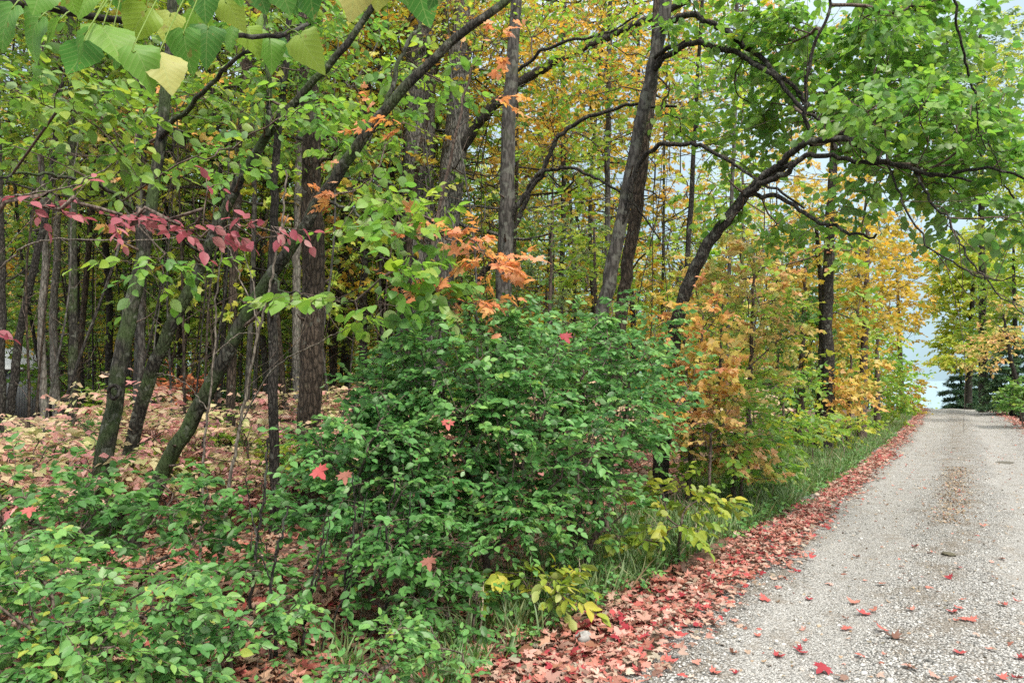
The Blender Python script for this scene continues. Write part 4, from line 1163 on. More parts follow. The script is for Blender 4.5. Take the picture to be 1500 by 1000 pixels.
# ------------------------------------------------------------------ the bough of big leaves close to the camera
def near_bough():
    rng = rng_of("bough")
    base = px3(-260, 500, 1.9)
    base = np.array([base[0], base[1], float(height(base[0], base[1]))])
    root = thing("overhanging_tree", "young tree whose bough of big serrated leaves hangs closest to the camera", "tree", base)
    top = px3(-240, -120, 1.9)
    tl = spline(np.array([base - [0, 0, .2], base + [.02, .0, 1.0], top, top + [.08, .1, .8]]), 30)
    V, F = tube_arrays([(tl, np.linspace(.05, .022, 30), 12)], rng, .08)
    link("trunk", new_mesh("bough_trunk", V - base, [F], BK["smooth"], smooth=True), root)
    def ln(p, d0, d1): return np.array([px3(a, b, d) for (a, b), d in zip(p, np.linspace(d0, d1, len(p)))])
    limbs = [(np.vstack([top[None] + [0, 0, -.1], ln([(-120, 10), (20, 5), (130, 22), (240, 38), (340, 50), (410, 52), (450, 34)], 1.9, 2.3)]), .014, .006),
             (np.vstack([top[None] + [0, 0, .25], ln([(-60, -90), (150, -70), (330, -60), (480, -40), (600, -38), (690, -30)], 1.9, 2.0)]), .013, .004)]
    for q, a, b in limbs:
        s = spline(q, 40)
        s[2:] += rng.normal(0, .003, (38, 3))
        V, F = tube_arrays([(s, np.linspace(a, b, 40), 8)])
        link("limb", new_mesh("bough_limb", V - base, [F], BK["dark"], smooth=True), root)
    # leaf base pixel, depth, direction in the picture (down = 90), length in photo pixels
    spec = [(128, 45, 1.75, 100, 85), (88, 30, 1.72, 118, 92), (150, 40, 1.7, 62, 90), (122, 62, 1.62, 105, 78), (195, 70, 1.66, 60, 92), (165, 48, 1.8, 80, 80), (232, 80, 1.7, 58, 84),
            (60, 25, 1.9, 130, 80), (20, 10, 1.95, 110, 90), (250, 20, 1.9, 95, 74), (285, 15, 1.95, 75, 72), (215, 12, 1.9, 110, 70), (305, 40, 2.0, 95, 62), (345, 38, 2.1, 100, 66), (360, 42, 2.15, 70, 62),
            (385, 20, 2.2, 100, 60), (395, 58, 2.2, 80, 60), (415, 48, 2.25, 95, 56), (440, 52, 2.3, 60, 70), (330, 0, 2.0, 80, 60), (180, -10, 1.9, 80, 66), (140, -10, 1.9, 110, 70), (100, -20, 1.85, 70, 64),
            (375, -30, 1.9, 78, 70), (405, -34, 1.9, 65, 76), (455, -35, 1.85, 80, 80), (520, -40, 1.8, 95, 84), (560, -38, 1.8, 100, 84), (610, -34, 1.75, 80, 86), (640, -30, 1.7, 70, 62), (655, -36, 1.7, 110, 60),
            (-20, 5, 1.95, 85, 82), (300, -15, 1.95, 100, 66), (270, 45, 1.85, 80, 66), (60, -20, 1.8, 95, 76), (490, -38, 1.85, 70, 60), (575, -40, 1.85, 60, 64), (260, -60, 1.9, 90, 80), (210, -66, 1.9, 80, 84), (160, -70, 1.9, 100, 80), (430, -50, 1.95, 100, 80), (340, -56, 1.9, 96, 76)]
    rt, ut = np.array([1., 0, 0]), np.array([0, math.sin(PITCH), math.cos(PITCH)])
    fw = np.array([0, math.cos(PITCH), 0])
    sets = {"near": [], "near_yellow": []}
    pet = []
    for i, (px, py, d, an, ln_) in enumerate(spec):
        a = R(an + rng.normal(0, 8))
        p = px3(px, py, d + rng.uniform(-.12, .12))
        dv = norm(math.cos(a) * rt - math.sin(a) * ut + fw * rng.normal(-.1, .35))
        nrm = norm(-fw * rng.uniform(.3, 1.0) + np.array([0, 0, 1.]) * rng.uniform(.2, .9) + rt * rng.normal(0, .45))
        key = "near_yellow" if i in (27, 42) or rng.random() < .12 else "near"
        sets[key].append((p, dv, nrm, pxw(ln_, d) * rng.uniform(.60, .90), rng.random()))
        best = min((q for L_ in limbs for q in spline(L_[0], 60)), key=lambda q: np.linalg.norm(q - p))
        if np.linalg.norm(best - p) < .6:
            md = (best + p) / 2 + np.array([0, 0, .015])
            pet.append((spline(np.array([best, md, p, p + dv * .01]), 8), np.linspace(.0022, .0011, 8), 5))
    V, F = tube_arrays(pet)
    link("leaf_stalks", new_mesh("leaf_stalks", V - base, [F], LM["shrub_lime"], {"rnd": np.full(len(V), .3)}), root)
    for key, rows in sets.items():
        P, D, N_, S_, r_ = (np.array(x) for x in zip(*rows))
        kk = rng.integers(0, 3, len(P))
        V, F, at = cat_leaves([leaf_arrays(BIGS[q], (P - base)[kk == q], D[kk == q], N_[kk == q], S_[kk == q], r_[kk == q]) for q in range(3) if (kk == q).any()])
        link("crown", new_mesh("bough_leaves", V, F, LM[key], at, smooth=True), root)
near_bough()

# ------------------------------------------------------------------ bare twigs and stems
def bare(name, lab, cat, lines, bark):
    rng = rng_of(lab)
    ls, org = [], None
    for p, d, w0, w1 in lines:
        dd = np.linspace(d[0], d[1], len(p)) if isinstance(d, tuple) else [d] * len(p)
        q = np.array([px3(a, b, e) for (a, b), e in zip(p, dd)])
        if org is None:
            z = float(height(q[0][0], q[0][1]))
            org = np.array([q[0][0], q[0][1], z])
            q = np.vstack([org - [0, 0, .1], q]) if q[0][2] > z else q
        s = spline(q, 7 * len(q))
        s[1:] += rng.normal(0, .005, (len(s) - 1, 3))
        ls.append((s, np.linspace(pxw(w0, dd[0]), pxw(w1, dd[-1]), len(s)) * .34, 6))
    o = thing(name, lab, cat, org)
    for l in ls:
        V, F = tube_arrays([l])
        link("stem", new_mesh(name + "_stem", V - org, [F], BK[bark], smooth=True), o)
bare("bare_sapling", "pale bare sapling stem leaning in front of the longest leaning trunk", "sapling",
     [([(318, 850), (335, 720), (352, 620), (376, 500), (395, 420), (412, 330), (420, 250)], 5.6, 10, 4), ([(382, 480), (350, 400), (322, 340)], 5.6, 4, 2), ([(352, 620), (400, 540), (470, 500), (510, 480)], (5.6, 5.2), 4, 2), ([(376, 500), (372, 420), (350, 350)], 5.6, 3, 1.5)], "twig_pale")
bare("bare_sapling", "thin dark bare stem standing in the litter beneath the tall brown trunk", "sapling",
     [([(368, 900), (375, 800), (388, 720), (392, 640)], 4.9, 9, 5), ([(378, 790), (366, 740), (360, 690)], 4.9, 4, 2)], "dark")
bare("bare_sapling", "dark bare stem with two prongs next to the low seedling shrub", "sapling",
     [([(404, 980), (402, 900), (398, 850), (410, 790), (422, 740)], 4.3, 9, 4), ([(398, 850), (380, 810), (372, 770)], 4.3, 4, 2)], "dark")
bare("bare_sapling", "pale crooked dead stem beneath the pink twig at the picture edge", "sapling",
     [([(-60, 700), (-70, 500), (-50, 340), (0, 294), (40, 285), (110, 270), (165, 240)], 4.6, 9, 3), ([(40, 285), (80, 262), (100, 245)], 4.6, 3, 1.5), ([(0, 394), (40, 360), (90, 350), (200, 352), (300, 345)], (4.6, 4.3), 5, 2), ([(-50, 340), (0, 394)], 4.6, 7, 5)], "twig_pale")
bare("bare_sapling", "grey bare stem with dead side twigs beside the knotty leaning trunk", "sapling",
     [([(296, 760), (300, 640), (312, 540), (318, 430), (330, 330)], 6.4, 7, 3), ([(304, 600), (270, 560), (230, 545)], 6.4, 3, 1.5), ([(312, 520), (350, 490), (380, 488)], 6.4, 3, 1.5)], "twig_pale")

for lab, pts_, d_, w_ in (("thin dark stem rising out of the small seedling shrub in dark litter", [(440, 960), (452, 880), (470, 800), (478, 740)], 4.5, 7),
                         ("thin reddish-brown stem beneath the shrub against the tall brown trunk", [(512, 930), (506, 850), (520, 760), (516, 690)], 4.7, 7),
                         ("pair of dark stems under the middle of the big arching shrub", [(560, 920), (572, 850), (566, 770), (580, 700)], 4.7, 8),
                         ("slanting dark stem low between the two seedling shrubs", [(470, 950), (500, 880), (540, 820), (556, 770)], 4.6, 6)):
    bare("bare_sapling", lab, "sapling", [(pts_, d_, w_, w_ * .4), ([pts_[1], (pts_[1][0] + 22, pts_[1][1] - 60), (pts_[1][0] + 30, pts_[1][1] - 130)], d_, w_ * .6, w_ * .3)], "dark")
for lab, px, py, d, wd, hv in (("dark red maple leaf caught on top of the shrub against the tall brown trunk", 463, 684, 4.9, 30, .04), ("brown curled leaf hanging from the shrub against the tall brown trunk", 505, 690, 4.9, 26, .66),
                               ("pinkish red leaf caught high in the middle of the big arching shrub", 655, 614, 5.0, 22, .22), ("orange-brown leaf hanging low in the big arching shrub", 627, 815, 4.2, 26, .64),
                               ("crimson leaf caught in the crest of the drooping shrub", 825, 488, 5.8, 24, .1), ("small red leaf among the leaves of the corner shrub", 42, 742, 4.4, 22, .06)):
    rg = rng_of(lab)
    V, F, at = leaf_arrays(MAPLE_UP, np.zeros((1, 3)), np.array([[rg.normal(0, .6), -.3, -.6]]), np.array([[rg.normal(0, .3), -1., .6]]), np.array([pxw(wd, d) * .8]), np.array([hv]))
    tag(link("caught_leaf", new_mesh("caught_leaf", V, F, LM["ground"], at), loc=px3(px, py, d)), lab, "leaf")

# ------------------------------------------------------------------ the wood behind: prototypes with trunk and crown, then copies
def proto(name, lab, seed, H, z0, rad, leaf, tpl_, size, na, bark, r0, nl=8, twig=.5, group=None):
    rng = np.random.default_rng(seed)
    A = []
    while len(A) < na:
        z = z0 + (H - z0) * rng.random() ** .9
        f = (z - z0) / (H - z0)
        r = rad * (.55 + .9 * math.sin(math.pi * min(f * .8 + .12, 1))) * rng.uniform(.25, 1) ** .6
        a = rng.uniform(0, 6.283)
        A.append((r * math.cos(a), r * math.sin(a), z + rng.normal(0, .1)))
    A = np.array(A)
    cl = A[rng.choice(na, max(4, na // 8), False)]
    j = np.argmin(np.linalg.norm(A[:, None] - cl[None], axis=2), axis=1)
    A += (cl[j] - A) * rng.uniform(.1, .65, na)[:, None] * [1, 1, 1.2]
    tl = spline(np.array([(0, 0, -.3), (0, 0, .2), (rng.normal(0, .18), rng.normal(0, .18), H * .35), (rng.normal(0, .34), rng.normal(0, .34), H * .7), (rng.normal(0, .3), rng.normal(0, .3), H)]), 30)
    u = np.linspace(0, 1, 30)
    V, F = tube_arrays([(tl, r0 * (1 - .75 * u) * (1 + .4 * np.exp(-u * 30)), 10)], rng, .08)
    root = thing(name, lab, "tree", (0, 0, 0), group)
    link("trunk", new_mesh(name + "_trunk", V, [F], BK[bark], smooth=True), root)
    nd = tl[6:]
    par, order = grow(A, nd, np.linspace(0, H * .25, len(nd)), .3)
    lines = branch_lines(A, nd, par, order, .006, r0 * .5, rng)
    allp = np.vstack([nd, A])
    DIR = norm(A - allp[par]) + rng.normal(0, .45, A.shape)
    DIR[:, 2] *= .45
    P, D, N_, S_, rnd, tips = sprays(rng, A, DIR, twig, nl, size, .45, 1.0, .9)
    V, F = tube_arrays(lines)
    link("branches", new_mesh(name + "_branches", V, [F], BK[bark]), root)
    V, F, at = leaf_arrays(tpl_, P, D, N_, S_, rnd)
    link("crown", new_mesh(name + "_crown", V, F, LM[leaf], at), root)
    return root

PR = [proto("slender_tree", "x", 11, 15, 2.8, 1.9, "lemon", MAPLE_S, .13, 380, "dark", .08, group="g"),
      proto("slender_tree", "x", 12, 16, 2.2, 2.1, "green", FOLD, .14, 440, "brown", .09, group="g"),
      proto("slender_tree", "x", 13, 14, 3.2, 2.0, "gold", MAPLE_S, .13, 380, "smooth", .07, group="g"),
      proto("slender_tree", "x", 14, 17, 4.5, 2.5, "lemon", FOLD, .14, 480, "grey", .11, group="g"),
      proto("slender_tree", "x", 15, 12, 2.4, 1.6, "green", FOLD, .13, 320, "pale", .055, group="g"),
      proto("understory_sapling", "x", 16, 5.5, .9, 1.6, "lemon", MAPLE_S, .115, 220, "twig", .03, group="u"),
      proto("understory_sapling", "x", 17, 7.0, 1.4, 1.9, "green", FOLD, .12, 260, "twig", .035, group="u"),
      proto("understory_sapling", "x", 18, 4.2, .7, 1.4, "orange", MAPLE_S, .115, 170, "twig", .025, group="u")]
LEAFW = {"lemon": "yellow-green", "green": "green", "gold": "golden", "orange": "orange"}
rg = np.random.default_rng(5)
spots = []
used = set()
def place(kind, px, d, leaf, bark, sc_):
    x = (px - 750) / FPX * d
    if -45 < px < 72 and d < 36: return False          # the shed can be glimpsed between the nearer trunks
    s, t = st(x, d)
    if t < 1.6 and s < 200: return False
    if s > 62: return False
    for (a, b) in spots:
        if (a - x) ** 2 + (b - d) ** 2 < .55: return False
    spots.append((x, d))
    tall = kind < 5
    lab = (f"slender dark tree with {LEAFW[leaf]} leaves standing deep in the crowded wood" if tall else f"small understory sapling with {LEAFW[leaf]} leaves deep in the crowded wood")
    grp = (f"slender trees with {LEAFW[leaf]} leaves deep in the wood" if tall else f"understory saplings with {LEAFW[leaf]} leaves deep in the wood")
    loc = (x, d, float(height(x, d)))
    rz = rg.uniform(0, 6.28)
    if kind not in used:
        used.add(kind)
        r = PR[kind]
        r.location, r.rotation_euler, r.scale = loc, (0, 0, rz), (sc_,) * 3
        r["label"] = lab
        for c in r.children:
            if c.name.startswith("crown"): c.material_slots[0].link = 'OBJECT'; c.material_slots[0].material = LM[leaf]
    else:
        r = copy_tree(PR[kind], loc, rz, sc_, lab, {"crown": LM[leaf], "trunk": BK[bark]})
    r["group"] = grp
    r.rotation_euler = (rg.normal(0, .035), rg.normal(0, .05), rz)
    return True
n = 0
for _ in range(1200):
    if n >= 140: break
    left = rg.random() < .78
    px = rg.uniform(-90, 640) if left else rg.uniform(640, 1330)
    d = 14 + 42 * rg.random() ** 1.1
    if px > 700: leaf = rg.choice(["gold", "lemon", "green", "orange"], p=[.45, .30, .10, .15])
    else: leaf = rg.choice(["gold", "lemon", "green", "orange"], p=[.12, .44, .38, .06])
    n += place(int(rg.integers(0, 5)), px, d, str(leaf), str(rg.choice(["dark", "brown", "smooth", "moss", "pale"], p=[.32, .26, .2, .12, .1])), rg.uniform(.8, 1.2))
n = 0
for _ in range(800):
    if n >= 62: break
    px = rg.uniform(-60, 1320)
    d = (22 if px < 600 else 17) + 32 * rg.random()
    if px > 950: leaf = rg.choice(["gold", "lemon", "green", "orange"], p=[.3, .3, .2, .2])
    else: leaf = rg.choice(["gold", "lemon", "green", "orange"], p=[.14, .44, .34, .08])
    n += place(int(rg.integers(5, 8)), px, d, str(leaf), "twig", rg.uniform(.8, 1.25))

# thin bare saplings crowding the wood
def thin_sapling():
    rng = np.random.default_rng(91)
    root = thing("thin_sapling", "thin bare sapling stem standing among the crowded trunks of the dark wood", "sapling", (0, 0, 0), "thin bare saplings among the trunks")
    t_ = spline(np.array([(0, 0, -.1), (.03, .02, 1.5), (-.06, .05, 3.6), (.10, -.04, 6.0), (.02, .1, 8.5)]), 26)
    V, F = tube_arrays([(t_, np.linspace(.026, .006, 26), 7)])
    link("trunk", new_mesh("thin_sapling_trunk", V, [F], BK["dark"], smooth=True), root)
    for i_ in range(6, 25):
        v_ = np.array([rng.normal(0, 1), rng.normal(0, 1), rng.uniform(.1, .9)])
        v_ /= np.linalg.norm(v_)
        L_ = rng.uniform(.3, 1.0)
        b_ = spline(np.array([t_[i_], t_[i_] + v_ * L_ * .5 + rng.normal(0, .05, 3), t_[i_] + v_ * L_ + [0, 0, rng.normal(0, .12)]]), 8)
        V, F = tube_arrays([(b_, np.linspace(.006, .0015, 8), 4)])
        link("branch", new_mesh("thin_sapling_branch", V, [F], BK["twig"], smooth=True), root)
    return root
ts = thin_sapling()
n = 0
for _ in range(400):
    if n >= 52: break
    px = rg.uniform(-30, 620) if rg.random() < .85 else rg.uniform(620, 1000)
    d = 9.5 + 12 * rg.random()
    x = (px - 750) / FPX * d
    if st(x, d)[1] < 2.5: continue
    loc = (x, d, float(height(x, d)))
    if n == 0: r = ts; r.location = loc
    else: r = copy_tree(ts, loc, 0, rg.uniform(.7, 1.25), None, {"trunk": BK[str(rg.choice(["dark", "smooth", "brown"]))]})
    r.rotation_euler = (rg.normal(0, .06), rg.normal(0, .08), rg.uniform(0, 6.28))
    n += 1

# pink and cream seedlings on the wood's floor
def seedling_proto(seed, leaf, h, r, na, size):
    rng = np.random.default_rng(seed)
    A = in_blob(rng, np.array([0, 0, h * .62]), np.array([r, r, h * .4]), na, .6)
    A[:, 2] = np.maximum(A[:, 2], .08)
    nd = np.stack([rng.normal(0, .12, 5), rng.normal(0, .12, 5), np.full(5, -.03)], 1)
    par, order = grow(A, nd, np.zeros(5), .4)
    lines = branch_lines(A, nd, par, order, .0025, .012, rng)
    allp = np.vstack([nd, A])
    DIR = norm(A - allp[par]) + rng.normal(0, .5, A.shape); DIR[:, 2] *= .3
    P, D, N_, S_, rnd, tips = sprays(rng, A, DIR, .34, 9, size, .35, .5, .35)
    root = thing("euonymus_seedling", "x", "shrub", (0, 0, 0), "pink and cream seedlings on the wood floor")
    V, F = tube_arrays(lines)
    link("stems", new_mesh("seedling_stems", V, [F], BK["twig"]), root)
    V, F, at = leaf_arrays(FOLD, P, D, N_, S_, rnd)
    link("foliage", new_mesh("seedling_foliage", V, F, LM[leaf], at), root)
    return root
SP = [seedling_proto(31, "cream", 1.0, .75, 60, .085), seedling_proto(32, "cream", .75, .7, 55, .08), seedling_proto(33, "rose", .9, .6, 45, .08), seedling_proto(34, "cream", 1.35, .7, 60, .085)]
SL = {"cream": "low seedling with cream and pale pink leaves spreading over the wood floor", "rose": "low seedling with rose pink leaves amid the pale undergrowth",
      "lemon": "low seedling with yellow-green leaves amid the pale undergrowth", "shrub_dark": "low seedling with dark green leaves amid the pale undergrowth"}
first = set()
n = 0
for _ in range(1500):
    if n >= 135: break
    px = rg.uniform(-60, 740) if rg.random() < .88 else rg.uniform(740, 1130)
    d = 7.6 + 15 * rg.random() ** 1.2
    x = (px - 750) / FPX * d
    s, t = st(x, d)
    if t < 2.0: continue
    if px < 130 and d > 13: continue
    i = int(rg.choice([0, 1, 2, 3], p=[.29, .24, .15, .32]))
    leaf = "rose" if i == 2 else str(rg.choice(["cream", "lemon", "shrub_dark"], p=[.56, .13, .31]))
    loc = (x, d, float(height(x, d)))
    if i not in first:
        first.add(i)
        r = SP[i]; r.location = loc; leaf = "rose" if i == 2 else "cream"
        r["label"] = SL[leaf]
    else:
        r = copy_tree(SP[i], loc, rg.uniform(0, 6.28), rg.uniform(.85, 1.45), SL[leaf], {"foliage": LM[leaf]})
    r["group"] = {"cream": "cream and pink seedlings on the wood floor", "rose": "rose pink seedlings on the wood floor", "lemon": "yellow-green seedlings on the wood floor", "shrub_dark": "dark green seedlings on the wood floor"}[leaf]
    n += 1
shrub("rust_bush", "rust-red dry-leaved bush in the pale undergrowth", "shrub", 275, 13.5, [(278, 560, 13.5, 30, 16, .5, 36), (255, 572, 13.4, 20, 12, .4, 16)], nst=4, leaf="rust", tpl_=FOLD, size=.09, nl=9, twig=.3)

# far wood: one mass beyond the last trees one can count
def far_wood():
    rng = np.random.default_rng(77)
    PP, RR_, SS = [], [], []
    lines = []
    for _ in range(400):
        px = rng.uniform(-150, 1300)
        d = rng.uniform(52, 82)
        x = (px - 750) / FPX * d
        s, t = st(x, d)
        if t < 3.5: continue
        z = float(height(x, d))
        H = rng.uniform(9, 19)
        lines.append((spline([(x, d, z - .3), (x + rng.normal(0, .3), d, z + H * .5), (x + rng.normal(0, .8), d, z + H)], 6), np.linspace(rng.uniform(.1, .2), .04, 6), 6))
        m = rng.integers(5, 10)
        for _k in range(m):
            c = np.array([x + rng.normal(0, 1.6), d + rng.normal(0, 1.2), z + .4 + (H - .4) * rng.random() ** 1.2])
            q = c + norm(rng.normal(size=(110, 3))) * (rng.random(110) ** .5)[:, None] * np.array([1.6, 1.4, 1.1]) * rng.uniform(.7, 1.3)
            PP.append(q); RR_.append(np.clip(rng.random() * .6 + .4 * rng.random(110), 0, 1)); SS.append(rng.uniform(.20, .34, 110))
    P = np.vstack(PP)
    V, F, at = leaf_arrays(FOLD, P, rng.normal(size=P.shape) * [1, 1, .4], np.array([0, 0, 1.]) + rng.normal(0, .5, P.shape), np.concatenate(SS), np.concatenate(RR_))
    o = tag(link("far_wood", new_mesh("far_wood", V, F, LM["lemon"], at)), "far wall of yellow-green leaves closing the wood", kind="stuff")
    V, F = tube_arrays(lines)
    link("trunks", new_mesh("far_trunks", V, [F], BK["dark"]), o)
far_wood()

# ------------------------------------------------------------------ grey shed glimpsed deep in the wood
def shed():
    m, t, N, L = mat("shed_board")
    tcn = N("ShaderNodeTexCoord")
    wv = N("ShaderNodeTexWave"); wv.inputs["Scale"].default_value = 3.0; wv.inputs["Distortion"].default_value = .3
    L(tcn.outputs["Object"], wv.inputs["Vector"])
    r = ramp(N, [(.10, .115, .135), (.24, .26, .29)], [.05, .3])
    L(wv.outputs["Fac"], r.inputs["Fac"])
    pr = N("ShaderNodeBsdfPrincipled"); pr.inputs["Roughness"].default_value = .7
    L(r.outputs["Color"], pr.inputs["Base Color"]); L(pr.outputs[0], N("ShaderNodeOutputMaterial").inputs["Surface"])
    m2, t, N, L = mat("shed_roof")
    pr = N("ShaderNodeBsdfPrincipled"); pr.inputs["Base Color"].default_value = (.30, .32, .34, 1); pr.inputs["Roughness"].default_value = .45; pr.inputs["Metallic"].default_value = .3
    L(pr.outputs[0], N("ShaderNodeOutputMaterial").inputs["Surface"])
    d = 34
    b = px3(4, 560, d)
    z = float(height(b[0], b[1]))
    o = thing("shed", "grey boarded shed with a pale roof glimpsed between thin trunks", "shed", (b[0], b[1], z))
    o.rotation_euler = (0, 0, .25)
    W, D_, H = 2.0, 1.6, 2.1
    def boxm(x0, x1, y0, y1, z0, z1):
        V = [(x, y, zz) for zz in (z0, z1) for x, y in ((x0, y0), (x1, y0), (x1, y1), (x0, y1))]
        F = np.array([(0, 3, 2, 1), (4, 5, 6, 7), (0, 1, 5, 4), (1, 2, 6, 5), (2, 3, 7, 6), (3, 0, 4, 7)])
        return V, F
    V, F = boxm(-W, W, -D_, D_, -.2, H)
    V += [(-W, 0, H + .9), (W, 0, H + .9)]
    link("wall", new_mesh("shed_wall", V, [F, np.array([(5, 6, 9), (7, 4, 8)])], m), o)
    q = [(-W - .2, -D_ - .25, H - .12), (W + .2, -D_ - .25, H - .12), (W + .2, 0, H + .96), (-W - .2, 0, H + .96), (W + .2, D_ + .25, H - .12), (-W - .2, D_ + .25, H - .12)]
    q2 = [(x, y, zz + .07) for x, y, zz in q]
    F = np.array([(0, 1, 2, 3), (3, 2, 4, 5), (6, 9, 8, 7), (9, 11, 10, 8), (0, 6, 7, 1), (5, 4, 10, 11), (1, 7, 8, 2), (2, 8, 10, 4), (0, 3, 9, 6), (3, 5, 11, 9)])
    link("roof", new_mesh("shed_roof", q + q2, [F], m2), o)
    V, F = boxm(-.2, .7, -D_ - .05, -D_ - .01, 0, 1.9)
    dm = link("door", new_mesh("shed_door", V, [F], m), o)
    V, F = boxm(.56, .62, -D_ - .1, -D_ - .05, .9, 1.05)
    link("handle", new_mesh("shed_handle", V, [F], m2), dm)
    V, F = boxm(-1.6, -.8, -D_ - .05, -D_ - .01, .9, 1.6)
    link("window", new_mesh("shed_window", V, [F], m2), o)
shed()

# ------------------------------------------------------------------ fallen leaves, grass, loose stones
def flat_leaves(name, lab, pts, z, size, leaf, seed, lift=.02, tilt=.35, var=None):
    rng = np.random.default_rng(seed)
    n = len(pts)
    P = np.column_stack([pts, z + rng.uniform(.004, lift, n)])
    a = rng.uniform(0, 6.28, n)
    D = np.stack([np.cos(a), np.sin(a), rng.normal(0, tilt * .6, n)], 1)
    N_ = np.stack([rng.normal(0, tilt, n), rng.normal(0, tilt, n), np.where(rng.random(n) < .7, 1., -1.)], 1)
    S_ = size * rng.uniform(.55, 1.3, n)
    rnd = rng.random(n) if var is None else np.clip(var + rng.normal(0, .25, n), 0, 1)
    k = rng.choice(5, n, p=[.24, .24, .2, .14, .18])
    parts = []
    for i, T in enumerate((MAPLE, MAPLE_UP, maple(1.1), OVATE, maple(-1.0))):
        s = k == i
        if s.any(): parts.append(leaf_arrays(T, P[s], D[s], N_[s], S_[s], rnd[s]))
    V, F, at = cat_leaves(parts)
    return tag(link(name, new_mesh(name, V, F, LM[leaf], at)), lab, kind="stuff")

rg = np.random.default_rng(9)
def band_w(s): return np.interp(s, [-4, 0, 2.5, 5.5, 10, 40], [1.15, .95, .78, .50, .36, .36])
P_ = []
s = np.concatenate([rg.uniform(-3, 6, 5200), rg.uniform(4, 14, 4400), rg.uniform(12, 46, 4600)])
t = rg.beta(1.5, 1.9, len(s)) * (band_w(s) * .88 + .10) - .01 + .05 * np.sin(s * 1.37) + .04 * np.sin(s * 3.1 + 1) + rg.normal(0, .07, len(s)) - .22 * rg.random(len(s)) ** 6
x, y = xy(s, t)
flat_leaves("fallen_leaves", "drift of red and pink fallen maple leaves along the road edge", np.column_stack([x, y]), floor_z(x, y), .056, "ground", 1, .045)
s = rg.uniform(6, 46, 3000)
t = -ROAD_W - .22 + rg.normal(0, .24, 3000)
x, y = xy(s, t)
flat_leaves("fallen_leaves", "drift of reddish fallen leaves along the far side of the road", np.column_stack([x, y]), floor_z(x, y), .075, "ground", 2, .06)
# small bits of leaf along the crown of the road and blown over it
s = np.concatenate([rg.uniform(5.5, 11.5, 1300), rg.uniform(-2, 30, 2200)])
t = np.concatenate([-1.25 + rg.normal(0, .105, 1300), -ROAD_W * rg.random(2200) ** 1.3])
x, y = xy(s, t)
flat_leaves("leaf_scraps", "small dry leaf scraps scattered over the gravel crown", np.column_stack([x, y]), road_top(x, y), .024, "scrap", 3, .010, .5)
s = rg.uniform(-2, 16, 420)
t = -ROAD_W * rg.random(420)
x, y = xy(s, t)
flat_leaves("leaf_scraps", "small torn red and pink leaf pieces scattered over the gravel", np.column_stack([x, y]), road_top(x, y), .036, "ground", 13, .010, .3)
# litter under the trees
n = 21000
px = rg.uniform(-120, 1000, n); d = 2.6 + 15 * rg.random(n) ** 1.5
x, y = (px - 750) / FPX * d, d
s, t = st(x, y)
ok = t > .35
x, y = x[ok], y[ok]
nearred = np.exp(-np.maximum(st(x, y)[1] - .8, 0) / 1.2)
lit = rg.random(len(x)) < .18 + .6 * nearred
flat_leaves("leaf_litter", "brown leaf litter covering the floor under the shrubs", np.column_stack([x[~lit], y[~lit]]), height(x[~lit], y[~lit]), .085, "litter", 4, .05)
flat_leaves("leaf_litter", "pink and red leaf litter mixed into the floor under the shrubs", np.column_stack([x[lit], y[lit]]), height(x[lit], y[lit]), .080, "ground", 5, .06)
# single leaves lying on the near road, each one its own
LEAF_ON_ROAD = [(1205, 982, 40, .05), (1046, 984, 26, .1), (1078, 985, 16, .1), (1075, 956, 24, .72), (1110, 930, 18, .1), (1140, 960, 26, .05), (1170, 950, 22, .1), (1175, 955, 24, .12), (1180, 938, 14, .1), (1260, 960, 22, .12),
    (1310, 932, 36, .8), (1292, 922, 26, .3), (1395, 895, 24, .08), (1405, 890, 20, .1), (1410, 906, 20, .1), (1422, 907, 30, .3), (1405, 955, 28, .08), (1450, 950, 18, .6), (1470, 885, 20, .12), (1490, 880, 16, .1), (1495, 963, 26, .05), (1468, 992, 26, .3),
    (1490, 993, 24, .1), (1390, 846, 18, .08), (1405, 831, 16, .05), (1468, 818, 18, .3), (1168, 836, 18, .1), (1265, 898, 30, .15), (1280, 894, 20, .35), (1250, 882, 26, .7), (1292, 855, 24, .78), (1335, 892, 20, .7), (1410, 878, 16, .3), (1240, 920, 26, .3),
    (1120, 878, 26, .08), (1140, 860, 16, .12), (1185, 877, 18, .1), (1075, 908, 22, .3), (1048, 926, 14, .1), (1020, 970, 22, .4), (1235, 992, 32, .9), (1330, 975, 26, .6), (1335, 978, 22, .95), (1295, 958, 14, .6), (1290, 990, 20, .95), (1368, 990, 24, .3), (1395, 995, 22, .7), (1480, 944, 16, .7),
    (1000, 915, 24, .06), (1010, 885, 22, .1), (1030, 905, 24, .4), (1340, 800, 14, .1), (1440, 770, 14, .3), (1255, 815, 16, .8), (1215, 855, 18, .5), (1360, 860, 18, .2), (1430, 930, 16, .8), (1320, 830, 14, .5)]
def hue_word(v): return "bright red" if v < .07 else "crimson" if v < .2 else "pink-red" if v < .5 else "tan" if v < .68 else "orange-brown" if v < .85 else "pale"
rg = np.random.default_rng(21)
lm3 = (MAPLE, MAPLE_UP, maple(1.2))
